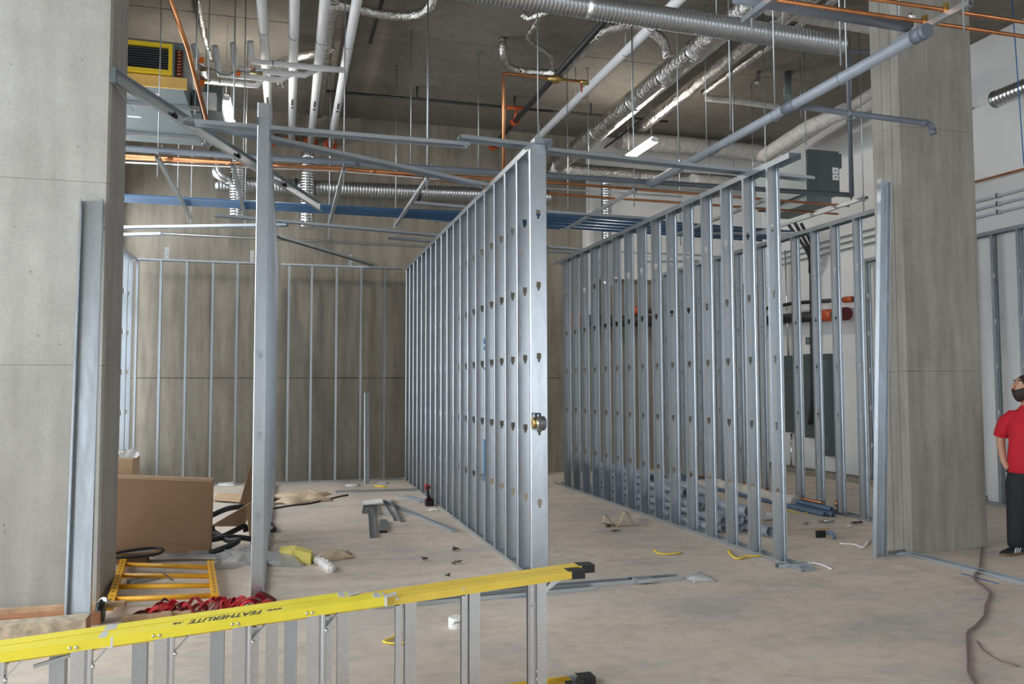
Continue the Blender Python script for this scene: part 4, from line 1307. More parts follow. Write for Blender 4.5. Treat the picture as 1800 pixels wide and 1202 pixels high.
# bottom step with its diagonal braces
x = 1.235
y = rail_y(x)
zt = rail_z(x) - 0.022
MB().sheet((x - 0.012, y - 0.03, 0.03), (x - 0.012, y - 0.03, zt), [(0.022, 0.02), (-0.022, 0.02), (-0.022, -0.008), (-0.008, -0.012), (0.008, -0.012), (0.022, -0.008)], up=(0, 1, 0), t=0.003).build('bottom_step', AL, lad)
MB().sheet((x + 0.046, y + 0.01, 0.03), (x + 0.046, y + 0.01, zt), [(0.026, 0.03), (-0.026, 0.03), (-0.026, -0.03), (0.026, -0.03)], up=(0, 1, 0), t=0.003).build('bottom_step', AL, lad)
for z in (zt - 0.13, zt - 0.12, 0.10, 0.14):
    MB().tube([(x + 0.02 * (z < 0.3) - 0.008, y - 0.044, z), (x + 0.02 * (z < 0.3) - 0.008, y - 0.052, z)], 0.008, 8).build('rivet', AL, lad)
MB().bar((x + 0.03, y - 0.01, zt - 0.10), (x + 0.13, y - 0.01, rail_z(1.38) - 0.035), 0.022, 0.022).build('brace', AL, lad)
MB().bar((x + 0.06, y + 0.06, zt - 0.10), (x + 0.20, y + 0.06, rail_z(1.42) - 0.035), 0.022, 0.022).build('brace', AL, lad)
MB().bar((x + 0.03, y + 0.05, 0.20), (x + 0.25, y + 0.05, 0.05), 0.024, 0.03).build('brace', MAT['bright_metal'], lad)
# steps of the fly section: wide channel treads bolted to the near rail
for x in (0.09, -0.235, -0.56, -0.885, -1.21):
    y = rail_y(x)
    zt = rail_z(x) - 0.012
    MB().sheet((x + 0.055, y - 0.055, 0.03), (x + 0.055, y - 0.055, zt), [(0.036, 0.02), (0.036, -0.018), (-0.014, -0.018), (-0.024, -0.010), (-0.034, -0.018), (-0.040, -0.018), (-0.040, 0.02)], up=(0, 1, 0), t=0.003).build('tread', AL, lad)
    MB().sheet((x - 0.055, y + 0.04, 0.03), (x - 0.055, y + 0.04, zt), [(-0.03, 0.03), (-0.03, -0.03), (0.03, -0.03), (0.03, 0.03)], up=(0, 1, 0), t=0.003).build('rear_tread', GD, lad)
    for q in (0.035, 0.060):
        MB().ball((x + q - 0.02, y - 0.081, zt + 0.002), 0.0085, 8, 5).build('bolt', MAT['bright_metal'], lad)
    MB().ball((x + 0.105, y - 0.076, zt - 0.085), 0.009, 8, 5).build('bolt', MAT['bright_metal'], lad)
    MB().bar((x + 0.095, y - 0.06, zt - 0.085), (x + 0.175, y - 0.06, zt + 0.006), 0.006, 0.022, (0, 1, 0)).build('brace', GD, lad)
    MB().bar((x + 0.055, y + 0.00, zt - 0.085), (x + 0.125, y + 0.00, zt + 0.006), 0.006, 0.022, (0, 1, 0)).build('brace', GD, lad)
# metal fittings on the rails
for xx, w in ((-0.735, 0.060),):
    y = rail_y(xx)
    MB().box(xx - w / 2, xx + w / 2, y - 0.083, y + 0.014, rail_z(xx) - 0.032, rail_z(xx) + 0.013).build('guide_bracket', MAT['zinc_plate'], lad)
    MB().box(xx - w / 2, xx + w / 2, y + 0.032, y + 0.118, rail_z(xx) + 0.0, rail_z(xx) + 0.014).build('guide_bracket', MAT['zinc_plate'], lad)
for xx, dy in ((0.45, -0.035), (0.29, 0.075)):
    y = rail_y(xx) + dy
    MB().box(xx - 0.035, xx + 0.022, y - 0.046, y + 0.046, rail_z(xx) + 0.007, rail_z(xx) + 0.013).build('end_plate', MAT['zinc_plate'], lad)
    MB().bar((xx + 0.015, y - 0.03, rail_z(xx) + 0.008), (xx + 0.075, y - 0.005, rail_z(xx) + 0.016), 0.014, 0.012).build('lock_hook', MAT['zinc_plate'], lad)
    MB().bar((xx + 0.02, y - 0.048, rail_z(xx) - 0.03), (xx + 0.02, y - 0.048, rail_z(xx) + 0.012), 0.012, 0.006).build('lock_hook', MAT['zinc_plate'], lad)
MB().bar((-1.02, rail_y(-1.0) - 0.02, 0.40), (-0.78, rail_y(-0.8) + 0.0, 0.452), 0.014, 0.014).build('spreader_bar', GD, lad)
MB().box(-1.30, -1.10, rail_y(-1.2) - 0.070, rail_y(-1.2) - 0.015, rail_z(-1.2) + 0.013, rail_z(-1.2) + 0.0155).build('warning_label', MAT['white_paper'], lad)


def lettering(body, size, x0, x1, dy, shear=0.0, name='lettering'):
    """flat print on the upper face of the near rail, reading from the other side"""
    cu_ = bpy.data.curves.new(name, 'FONT')
    cu_.body = body
    cu_.size = size
    cu_.shear = shear
    cu_.extrude = 0.0004
    cu_.offset = 0.0012
    ob = bpy.data.objects.new(name, cu_)
    COL.objects.link(ob)
    bpy.context.view_layer.update()
    me = bpy.data.meshes.new_from_object(ob.evaluated_get(bpy.context.evaluated_depsgraph_get()))
    bpy.data.objects.remove(ob)
    xs = [v.co.x for v in me.vertices]
    k = (x1 - x0) / (max(xs) - min(xs))
    lo = min(xs)
    slope = (0.632 - 0.475) / (1.47 + 1.15)
    for v in me.vertices:
        u = x1 - (v.co.x - lo) * k
        v.co = Vector((u, rail_y(u) + dy - v.co.y, rail_z(u) + 0.0136 + v.co.z)) - ORG[lad.name]
    me.flip_normals()
    return link(name, me, MAT['ink'], lad, ORG[lad.name])


lettering('www.', 0.055, -0.075, -0.005, -0.012)
lettering('FEATHERLITE', 0.088, -0.41, -0.095, -0.004, 0.25)
lettering('.ca', 0.055, -0.475, -0.43, -0.012)

# ------------------------------------------------------------------ cardboard and rubbish in the left room
cbx = thing('cardboard_panel', 'big flat brown cardboard box standing behind the left column', 'cardboard box', (-1.05, 8.15, 0))
MB().add([(-1.95, 8.10, 0.10), (-0.655, 8.02, 0.03), (-0.655, 8.20, 0.03), (-1.95, 8.28, 0.10), (-1.95, 8.10, 0.82), (-0.645, 8.02, 0.735), (-0.645, 8.20, 0.735), (-1.95, 8.28, 0.82)],
         [(0, 3, 2, 1), (4, 5, 6, 7), (0, 1, 5, 4), (1, 2, 6, 5), (2, 3, 7, 6), (3, 0, 4, 7)]).build('carton', MAT['cardboard'], cbx)
MB().add([(-1.95, 8.095, 0.80), (-0.65, 8.015, 0.715), (-0.645, 8.02, 0.738), (-1.95, 8.10, 0.823)], [(0, 1, 2, 3)]).build('top_edge', MAT['cardboard_light'], cbx, 0.004)
MB().add([(-1.95, 8.096, 0.31), (-0.655, 8.016, 0.24), (-0.655, 8.016, 0.15), (-1.95, 8.096, 0.22)], [(0, 3, 2, 1)]).build('tape_strip', MAT['cardboard'], cbx, 0.002)
MB().box(-1.95, -1.2, 8.1, 8.26, 0.0, 0.12).build('base_flap', MAT['cardboard'], cbx)
sb2 = thing('small_carton', 'small carton with packing stuffed in its open top behind the big cardboard', 'cardboard box', (-1.55, 8.9, 0))
MB().box(-1.85, -1.42, 8.6, 9.0, 0.0, 0.90).build('carton', MAT['cardboard_light'], sb2)
for k in range(5):
    MB().ball((-1.80 + k * 0.09, 8.72 + 0.05 * (k % 2), 0.92 + 0.02 * (k % 3)), (0.06, 0.06, 0.05), 8, 5).build('packing', MAT['clear_plastic'] if k > 1 else MAT['unit_tan'], sb2)
op = thing('open_carton', 'torn open brown carton beside the front stud, full of black hoses', 'cardboard box', (-0.45, 8.9, 0))
MB().add([(-0.697, 8.550, 0.226), (-0.391, 8.750, 0.379), (-0.310, 8.950, 0.406), (-0.394, 8.900, 0.155)], [(0, 1, 2, 3)]).build('bottom_flap', MAT['cardboard_light'], op, 0.005)
MB().add([(-0.469, 9.000, 0.318), (-0.346, 9.300, 0.820), (-0.240, 9.500, 0.832), (-0.313, 9.400, 0.267)], [(0, 1, 2, 3)]).build('upright_flap', MAT['cardboard'], op, 0.005)
MB().add([(-0.379, 8.750, 0.367), (-0.272, 8.850, 0.372), (-0.264, 8.750, -0.039), (-0.323, 8.700, -0.003)], [(0, 1, 2, 3)]).build('side_panel', MAT['cardboard_light'], op, 0.005)
MB().add([(-0.979, 12.111, 0.030), (-0.600, 11.762, 0.030), (-0.479, 12.429, 0.050), (-0.932, 12.780, 0.040)], [(0, 1, 2, 3)]).build('floor_flap', MAT['cardboard_light'], op, 0.006)
HOSE = [('black ribbed hose curling out of the torn carton at the top', [(-0.729, 8.600, 0.275), (-0.627, 8.650, 0.319), (-0.530, 8.800, 0.332), (-0.408, 8.900, 0.324), (-0.316, 9.000, 0.282)]),
        ('black ribbed hose lying flat below the torn carton', [(-0.684, 8.300, 0.106), (-0.550, 8.350, 0.116), (-0.423, 8.400, 0.101), (-0.287, 8.450, 0.068)]),
        ('thick black hose bent towards the plastic sheet under the torn carton', [(-0.654, 7.950, 0.050), (-0.547, 7.950, 0.085), (-0.452, 8.000, 0.112), (-0.417, 8.100, 0.128), (-0.521, 8.300, 0.097), (-0.666, 8.500, 0.151)]),
        ('black hose loop inside the torn carton', [(-0.682, 8.500, 0.206), (-0.660, 8.500, 0.123), (-0.593, 8.600, 0.085), (-0.482, 8.700, 0.118), (-0.390, 8.800, 0.142), (-0.378, 8.800, 0.084)]),
        ('black hose end lying on the floor just right of the front stud', [(-0.256, 10.537, 0.000), (-0.162, 9.825, 0.000), (-0.106, 9.351, 0.000)]),
        ('black hose stub right of the front stud farther back', [(-0.441, 11.488, 0.000), (-0.153, 11.735, 0.000), (0.043, 11.850, 0.000)])]
for lab, pts in HOSE:
    t = thing('black_hose', lab, 'hose', pts[0], 'black hoses')
    P = curve_pts([Vector(p) + Vector((0, 0, 0.03)) for p in pts], 8)
    MB().tube(P, [0.026 + 0.002 * (i % 2) for i in range(len(P))], 9).build('hose', MAT['black_rubber'], t)
cbl = thing('black_cable', 'long dark cable snaking along the floor of the left room towards the back', 'cable', (-0.140, 10.882, 0.000))
MB().tube(curve_pts([Vector(p) + Vector((0, 0, 0.01)) for p in ((-0.213, 11.054, 0.000), (0.072, 11.334, 0.000), (0.333, 11.475, 0.000), (0.576, 11.808, 0.000), (0.792, 12.115, 0.000), (0.896, 12.212, 0.000))], 6), 0.012, 7).build('run', MAT['black_rubber'], cbl)


def crumple(name, label, cat, c, sx, sy, h, mat, seed, nu=14, nv=10, group=None):
    """crumpled sheet lying on the floor"""
    r = random.Random(seed)
    ph = [(r.uniform(2, 7), r.uniform(2, 7), r.uniform(0, 6.28), r.uniform(0.4, 1)) for _ in range(7)]
    c = Vector(c)
    t = thing(name, label, cat, c, group)

    def fn(u, v):
        x, y = u * 2 - 1, v * 2 - 1
        z = sum(abs(math.sin(a * x + b * y + p)) * w for a, b, p, w in ph) / 5
        e = max(0.0, 1 - max(abs(x), abs(y)) ** 3)
        wob = 1 + 0.25 * math.sin(3 * x + 5 * y + ph[0][2])
        return c + Vector((x * sx * wob + 0.06 * sx * math.sin(9 * y), y * sy * wob + 0.08 * sy * math.sin(7 * x), 0.004 + h * z * e))
    MB().grid(fn, nu, nv).build('sheet', mat, t, 0.002)
    return t


crumple('plastic_sheet', 'crumpled clear plastic sheet behind the foot of the front stud', 'plastic sheet', (-0.357, 7.935, 0.000), 0.22, 0.30, 0.14, MAT['clear_plastic'], 3)
crumple('plastic_sheet', 'crumpled clear plastic sheet right of the front stud beside the yellow bag', 'plastic sheet', (-0.045, 7.843, 0.000), 0.24, 0.26, 0.10, MAT['clear_plastic'], 5)
crumple('tan_wrapping', 'crumpled tan wrapping on the floor beyond the front stud', 'wrapping', (0.230, 11.974, 0.000), 0.34, 0.45, 0.14, MAT['tan_paper'], 8)
crumple('tan_wrapping', 'small tan plastic wrapper beside the yellow bag', 'wrapping', (0.454, 7.826, 0.000), 0.14, 0.12, 0.09, MAT['tan_paper'], 9, 8, 8)
crumple('white_scrap', 'white scrap of foam near the back lining left of the short loose stud', 'scrap', (-0.902, 14.142, 0.000), 0.18, 0.2, 0.06, MAT['white_paper'], 11, 6, 6)
crumple('plastic_scrap', 'small clear plastic scrap on the floor right of the middle wall', 'plastic sheet', (3.282, 6.111, 0.000), 0.10, 0.10, 0.06, MAT['clear_plastic'], 12, 8, 8)
yb = thing('yellow_bag', 'yellow paper bag lying on the floor right of the front stud', 'bag', (0.094, 7.726, 0.000))
a, b = Vector((-0.045, 7.843, 0.000)), Vector((0.231, 7.588, 0.000))
MB().add([a + Vector((0, 0, 0.01)), b + Vector((0, 0, 0)), b + Vector((0.02, 0.12, 0.0)), a + Vector((0.02, 0.14, 0)), a + Vector((0, 0, 0.085)), (a + b) / 2 + Vector((0, 0.0, 0.115)), b + Vector((0, 0, 0.10)), b + Vector((0.02, 0.12, 0.10)), (a + b) / 2 + Vector((0.01, 0.13, 0.13)), a + Vector((0.02, 0.14, 0.10))],
         [(0, 3, 2, 1), (0, 1, 6, 5, 4), (1, 2, 7, 6), (2, 3, 9, 8, 7), (3, 0, 4, 9), (4, 5, 8, 9), (5, 6, 7, 8)]).build('bag', MAT['yellow_paper'], yb)
MB().bar((a + b) / 2 + Vector((-0.02, -0.001, 0.02)), (a + b) / 2 + Vector((-0.02, -0.001, 0.11)), 0.006, 0.004, (0, 1, 0)).build('fold', MAT['unit_tan'], yb)
wp_ = thing('twisted_paper', 'string of twisted white paper trailing from the yellow bag', 'paper', (0.350, 7.363, 0.000))
MB().tube(curve_pts([Vector(p) + Vector((0, 0, 0.03)) for p in ((0.255, 7.730, 0.000), (0.309, 7.565, 0.000), (0.352, 7.409, 0.000), (0.382, 7.239, 0.000), (0.419, 7.206, 0.000))], 4), [0.035, 0.045, 0.03, 0.045, 0.025, 0.04, 0.045, 0.03, 0.045, 0.05, 0.03, 0.045, 0.04, 0.045, 0.03, 0.04, 0.02], 7, smooth=False).build('paper', MAT['white_paper'], wp_)


def floor_track(label, a, b, W, h=0.03, z=0.0, name='floor_track', group='metal offcuts on the floor', up=True):
    a, b = Vector(a), Vector(b)
    o = Vector((0, 0, z))
    t = thing(name, label, 'metal track', (a + b) / 2 + o, group)
    w = W / 2
    poly = [(-w, h), (-w, 0.001), (w, 0.001), (w, h)] if up else [(w, 0), (w, h), (-w, h), (-w, 0)]
    MB().sheet(a + o, b + o, poly).build('channel', GD, t)
    return t


floor_track('track lying across the floor in front of the back lining', (0.738, 12.596, 0.000), (1.997, 12.493, 0.000), 0.09)
floor_track('longest track offcut pointing at the viewer under the white board', (1.111, 11.129, 0.000), (0.900, 8.704, 0.000), 0.075)
floor_track('short track offcut left under the white board', (1.059, 11.145, 0.000), (0.968, 10.404, 0.000), 0.07, z=0.0)
floor_track('short track offcut right under the white board', (1.166, 11.004, 0.000), (1.102, 10.269, 0.000), 0.07, z=0.0)
floor_track('stubby track offcut right of the longest offcut', (1.125, 9.728, 0.000), (1.038, 8.975, 0.000), 0.085, up=False)
floor_track('long bent-looking track offcut reaching towards the middle stud wall', (1.302, 11.411, 0.000), (1.788, 8.825, 0.000), 0.06)
floor_track('thin offcut left of the long slanting offcut', (1.437, 11.488, 0.000), (1.325, 9.626, 0.000), 0.03)
floor_track('thin offcut crossing under the long slanting offcut', (1.315, 11.525, 0.000), (1.259, 9.730, 0.000), 0.03)
floor_track('wide offcut lying against the middle stud wall by the drill', (1.632, 11.924, 0.000), (1.844, 11.189, 0.000), 0.12)
wbd = thing('white_board_scrap', 'small white board lying on the metal offcuts', 'board', (1.156, 11.283, 0.000))
c = Vector((1.142, 11.065, 0.000))
MB().obox(c + Vector((0, 0.05, 0.045)), (0.25, 0.20, 0.012), Matrix.Rotation(-0.08, 3, 'Y') @ Matrix.Rotation(0.12, 3, 'X')).build('board', MAT['white_paper'], wbd)
dr = thing('cordless_drill', 'red and black cordless drill standing on its battery against the middle stud wall', 'drill', (1.856, 10.796, 0.000))
x, y, z = (1.865, 10.847, 0.000)
MB().box(x - 0.055, x + 0.055, y - 0.045, y + 0.075, 0.005, 0.075).build('battery', MAT['black_rubber'], dr)
MB().tube([(x - 0.005, y + 0.01, 0.07), (x - 0.015, y + 0.02, 0.15), (x - 0.03, y + 0.03, 0.21)], [0.026, 0.022, 0.026], 10).build('grip', MAT['black_rubber'], dr)
MB().tube([(x - 0.02, y + 0.10, 0.25), (x - 0.025, y + 0.05, 0.25), (x - 0.04, y - 0.06, 0.255), (x - 0.045, y - 0.08, 0.256)], [0.035, 0.042, 0.042, 0.032], 12).build('motor_housing', MAT['tool_red'], dr)
MB().tube([(x - 0.045, y - 0.08, 0.256), (x - 0.05, y - 0.11, 0.257), (x - 0.055, y - 0.135, 0.257)], [0.026, 0.026, 0.010], 10).build('chuck', MAT['black_iron'], dr)
MB().box(x - 0.05, x + 0.05, y + 0.02, y + 0.06, 0.075, 0.095).build('foot_trim', MAT['tool_red'], dr)
wr = crumple('white_scrap', 'white crumpled paper scrap under the drill', 'scrap', (1.845, 10.435, 0.000), 0.06, 0.07, 0.03, MAT['white_paper'], 21, 6, 6)
crumple('white_scrap', 'pale scrap on the floor left of the short loose stud', 'scrap', (1.052, 13.383, 0.000), 0.10, 0.12, 0.04, MAT['white_paper'], 22, 6, 6)
crumple('white_scrap', 'small clear wrapper on the floor right of the short loose stud', 'scrap', (1.545, 13.554, 0.000), 0.10, 0.12, 0.05, MAT['clear_plastic'], 23, 6, 6)

# yellow scaffold frame with a caster, lying on the floor
sf = thing('scaffold_frame', 'orange-yellow scaffold ladder frame lying on the floor with a black caster', 'scaffold frame', (-0.9, 6.9, 0))
SY = MAT['scaffold_yellow']
aL, bL, aR, bR = Vector((-1.167, 6.295, 0.000)), Vector((-1.383, 8.086, 0.000)), Vector((-0.477, 6.338, 0.000)), Vector((-0.626, 7.696, 0.000))
for a, b in ((aL, bL), (aR, bR)):
    MB().bar(a + Vector((0, 0, 0.06)), b + Vector((0, 0, 0.06)), 0.05, 0.05).build('side_post', SY, sf)
    for k in range(14):
        p = a.lerp(b, 0.06 + k * 0.065) + Vector((0, 0, 0.0855))
        MB().tube([p, p + Vector((0, 0, 0.0015))], 0.009, 6).build('pin_hole', MAT['black_matte'], sf)
for f in (0.06, 0.30, 0.54, 0.80):
    fl = f * 0.95
    MB().tube([aL.lerp(bL, fl + 0.06) + Vector((0, 0, 0.06)), aR.lerp(bR, f) + Vector((0, 0, 0.06))], 0.019, 10).build('rung', SY, sf)
cx, cy = aL.x - 0.03, aL.y - 0.06
cs = MB().tube([(cx, cy - 0.02, 0.12), (cx + 0.02, cy + 0.03, 0.09)], 0.03, 10)
cs.build('caster_stem', GD, sf)
whl = MB().tube([(cx - 0.022, cy - 0.08, 0.065), (cx + 0.022, cy - 0.08, 0.065)], 0.066, 18).build('caster_wheel', MAT['black_rubber'], sf)
MB().tube([(cx - 0.026, cy - 0.08, 0.065), (cx + 0.026, cy - 0.08, 0.065)], 0.022, 12).build('hub', UG, whl)
MB().tube(arc((cx, cy - 0.08, 0.068), 0.074, 0.3, 2.6, 8, (0, 1, 0), (0, 0, 1)), 0.008, 6).build('fork', MAT['black_iron'], sf)
SCR = [('flat metal strip with upturned edge leaning on the big cardboard', (-1.512, 8.100, 0.000), (-1.042, 8.137, 0.000), 0.16, 0.10), ('bright track lying behind the scaffold frame, upper of two', (-1.300, 8.187, 0.000), (-0.609, 8.009, 0.000), 0.07, 0.07),
       ('bright track lying over the scaffold frame end, lower of two', (-1.081, 7.829, 0.000), (-0.555, 7.628, 0.000), 0.09, 0.09), ('grey track offcut under the scaffold rungs', (-1.206, 7.242, 0.000), (-0.948, 7.454, 0.000), 0.06, 0.0)]
for lab, a, b, W, z in SCR:
    floor_track(lab, a, b, W, 0.03, z, group='metal offcuts round the scaffold frame')
bhose = thing('black_cable', 'black cable loop lying over the scaffold frame end', 'cable', (-1.283, 8.082, 0.000))
MB().tube(curve_pts([Vector(p) + Vector((0, 0, 0.16)) for p in ((-1.446, 7.709, 0.000), (-1.290, 7.844, 0.000), (-1.116, 7.911, 0.000), (-1.028, 7.814, 0.000), (-1.040, 7.634, 0.000), (-1.196, 7.548, 0.000), (-1.420, 7.571, 0.000))], 6), 0.013, 7).build('run', MAT['black_rubber'], bhose)
strap = thing('steel_strap_scrap', 'shiny bent strip lying across the scaffold rungs', 'strap', (-0.892, 7.091, 0.000))
MB().bar(Vector((-0.928, 7.141, 0.000)) + Vector((0, 0, 0.09)), Vector((-0.828, 6.884, 0.000)) + Vector((0, 0, 0.085)), 0.02, 0.003).build('strip', MAT['bright_metal'], strap)
PL = [('reddish timber plank behind the leaning stud at the left edge', (-2.3, 6.15, 0.0), (-1.18, 6.12, 0.0), 0.10, 0.085, 'timber_red'),
      ('pale timber edge strip lying on the reddish plank', (-2.3, 6.22, 0.085), (-1.05, 6.20, 0.085), 0.06, 0.03, 'timber'),
      ('thick weathered timber beam at the left edge in front of the plank', (-2.3, 5.70, 0.0), (-1.19, 5.76, 0.0), 0.16, 0.14, 'timber_old'),
      ('short timber block behind the red straps', (-0.795, 6.072, 0.000), (-0.743, 6.085, 0.000), 0.08, 0.05, 'timber'),
      ('flat board lying beside the caster', (-1.05, 6.12, 0.0), (-0.62, 6.16, 0.0), 0.09, 0.035, 'timber')]
for lab, a, b, w, h, mt in PL:
    a, b = Vector(a), Vector(b)
    t = thing('timber_plank', lab, 'timber', (a + b) / 2)
    mb = MB().bar(a + Vector((0, 0, h / 2)), b + Vector((0, 0, h / 2)), w, h)
    mb.build('plank', MAT[mt], t)
    for e, s in ((a, 1), (b, -1)):
        d = (b - a).normalized()
        MB().bar(e - d * s * 0.002 + Vector((0, 0, h / 2)), e + d * s * 0.001 + Vector((0, 0, h / 2)), w * 0.96, h * 0.96).build('end_grain', MAT['timber_red'], t)
rr = random.Random(4)
red = thing('red_strap_pile', 'tangle of red ratchet straps heaped behind the ladder', 'straps', (-0.55, 6.25, 0))
for k in range(34):
    u = k / 33
    p = Vector((-0.93 + 0.80 * u + rr.uniform(-0.03, 0.03), 6.24 + rr.uniform(-0.09, 0.10), 0.02))
    ang = rr.uniform(-0.9, 0.9)
    L = rr.uniform(0.08, 0.20)
    d = Vector((math.cos(ang), math.sin(ang) * 0.7, 0))
    q = [p - d * L / 2, p - d * L * 0.1 + Vector((0, 0, rr.uniform(0.02, 0.07))), p + d * L * 0.3 + Vector((0, 0, rr.uniform(0.01, 0.05))), p + d * L * 0.6]
    Q = curve_pts(q, 4)
    s = d.cross(Vector((0, 0, 1))) * rr.uniform(0.015, 0.03) + Vector((0, 0, rr.uniform(-0.01, 0.02)))
    vs = [x_ for pt in Q for x_ in (pt - s, pt + s)]
    MB().add(vs, [(2 * i, 2 * i + 1, 2 * i + 3, 2 * i + 2) for i in range(len(Q) - 1)]).build('strap_fold', MAT['red_strap'] if k % 4 else MAT['dark_red'], red, 0.003)

# ------------------------------------------------------------------ things on the floor, centre and right
lt = floor_track('very long track lying on the floor behind the ladder foot', (0.95, 6.12, 0), (3.15, 6.17, 0), 0.095, 0.034, name='long_floor_track')
MB().bar((2.72, 6.12, 0.028), (2.86, 6.123, 0.028), 0.11, 0.03).build('splice', GD, lt)
floor_track('second track lying partly behind the very long one', (0.62, 5.96, 0), (2.35, 6.04, 0), 0.06, 0.03)
rtk = floor_track('floor track leading from the right column foot out of view', (5.629, 6.462, 0.000), (5.72, 4.6, 0), 0.10, 0.03)
floor_track('short track end piece against the right column foot', (5.470, 6.455, 0.000), (5.708, 6.493, 0.000), 0.10, 0.03)
floor_track('short track offcut at the near end of the right stud wall', (4.141, 6.297, 0.000), (4.452, 6.276, 0.000), 0.06, 0.035)
tr = thing('tape_roll', 'small white roll with scribbles on the floor behind the ladder', 'tape roll', (1.091, 5.308, 0.000))
x, y, z = (1.099, 5.345, 0.000)
MB().tube([(x, y, 0.0), (x, y, 0.004), (x, y, 0.066), (x, y, 0.072)], [0.050, 0.053, 0.053, 0.049], 18).build('roll', MAT['white_paper'], tr)
MB().tube(curve_pts([(x - 0.03, y - 0.045, 0.035), (x - 0.015, y - 0.052, 0.05), (x, y - 0.0545, 0.045), (x + 0.02, y - 0.051, 0.052), (x + 0.035, y - 0.042, 0.048)], 4), 0.002, 5).build('scribble', MAT['ink'], tr)
wc = thing('wood_shaving', 'curled tan paper off-cut on the floor between the stud walls', 'paper', (3.560, 8.636, 0.000))
p0 = Vector((3.468, 8.663, 0.000))
P = curve_pts([p0 + Vector(v) for v in ((0, 0, 0.02), (0.02, 0.02, 0.11), (0.07, 0.0, 0.09), (0.12, -0.03, 0.0), (0.20, 0.0, 0.05), (0.26, 0.02, 0.14), (0.31, 0.0, 0.12), (0.36, -0.02, 0.01))], 4)
vs = [q for p in P for q in (p - Vector((0.02, 0.05, 0.012)), p + Vector((0.02, 0.05, 0.012)))]
MB().add(vs, [(2 * i, 2 * i + 1, 2 * i + 3, 2 * i + 2) for i in range(len(P) - 1)], True).build('curl', MAT['tan_paper'], wc, 0.003)
STR = [('yellow plastic strip on the floor seen between the ladder steps', [(0.712, 5.366, 0.000), (0.676, 5.228, 0.000), (0.603, 5.154, 0.000), (0.649, 5.095, 0.000), (0.759, 5.086, 0.000)], 'yellow_strip', 0.012),
       ('yellow plastic strip on the floor between the two stud walls', [(3.433, 7.276, 0.000), (3.408, 7.089, 0.000), (3.536, 7.051, 0.000), (3.639, 7.103, 0.000)], 'yellow_strip', 0.014),
       ('yellow plastic strip against the foot of the right stud wall', [(4.110, 7.048, 0.000), (4.042, 6.902, 0.000), (3.983, 6.684, 0.000), (4.116, 6.748, 0.000), (4.250, 6.734, 0.000)], 'yellow_strip', 0.014),
       ('short yellow strip lying by the blue conduits', [(6.222, 8.827, 0.000), (6.553, 9.069, 0.000)], 'yellow_strip', 0.012),
       ('faint yellow strip on the floor behind the right stud wall end', [(6.144, 9.141, 0.000), (6.101, 8.816, 0.000)], 'yellow_strip', 0.010),
       ('yellow strip near the back lining by the short loose stud', [(1.396, 13.200, 0.000), (1.536, 13.003, 0.000)], 'yellow_strip', 0.03),
       ('white plastic strip lying by the foot of the leaning stud', [(5.344, 7.036, 0.000), (5.451, 6.943, 0.000), (5.430, 6.801, 0.000), (5.748, 7.103, 0.000)], 'white_plastic', 0.014),
       ('curled white strip at the end of the right stud wall', [(4.249, 6.407, 0.000), (4.384, 6.368, 0.000), (4.528, 6.325, 0.000), (4.557, 6.221, 0.000), (4.529, 6.091, 0.000)], 'white_plastic', 0.014),
       ('thin dark wire scrap near the lower right corner', [(4.114, 4.139, 0.000), (4.015, 4.000, 0.000), (3.950, 3.841, 0.000), (3.970, 3.717, 0.000)], 'cord_purple', 0.007)]
for lab, pts, mt, w in STR:
    t = thing('plastic_strip', lab, 'strip', pts[0])
    P = curve_pts([Vector(p) + Vector((0, 0, 0.012)) for p in pts], 4) if len(pts) > 2 else [Vector(p) + Vector((0, 0, 0.012)) for p in pts]
    MB().tube(P, w, 6, squash=0.5).build('strip', MAT[mt], t)
tape = [('blue chalk line on the floor behind the ladder', (1.362, 6.000, 0.000), (1.789, 5.978, 0.000)), ('blue chalk line on the floor below the right floor track', (5.498, 5.674, 0.000), (5.496, 5.303, 0.000))]
for lab, a, b in tape:
    t = thing('blue_chalk_line', lab, 'paint line', (Vector(a) + Vector(b)) / 2)
    MB().bar(Vector(a) + Vector((0, 0, 0.001)), Vector(b) + Vector((0, 0, 0.001)), 0.025, 0.002).build('paint', MAT['blue_paint'], t)
ec = thing('extension_cord', 'purple-grey extension cord winding over the floor at right', 'cord', (4.6, 4.6, 0))
MB().tube(curve_pts([Vector(p) + Vector((0, 0, 0.013)) for p in ((6.580, 6.520, 0.000), (6.075, 6.043, 0.000), (5.784, 5.768, 0.000), (5.504, 5.544, 0.000), (5.358, 5.382, 0.000), (5.186, 5.094, 0.000), (5.052, 4.959, 0.000), (4.822, 4.766, 0.000), (4.614, 4.573, 0.000), (4.367, 4.399, 0.000), (4.196, 4.295, 0.000), (4.013, 4.111, 0.000), (3.809, 3.902, 0.000), (3.567, 3.640, 0.000), (3.3, 3.2, 0))], 6), 0.0095, 8).build('cord', MAT['cord_purple'], ec)

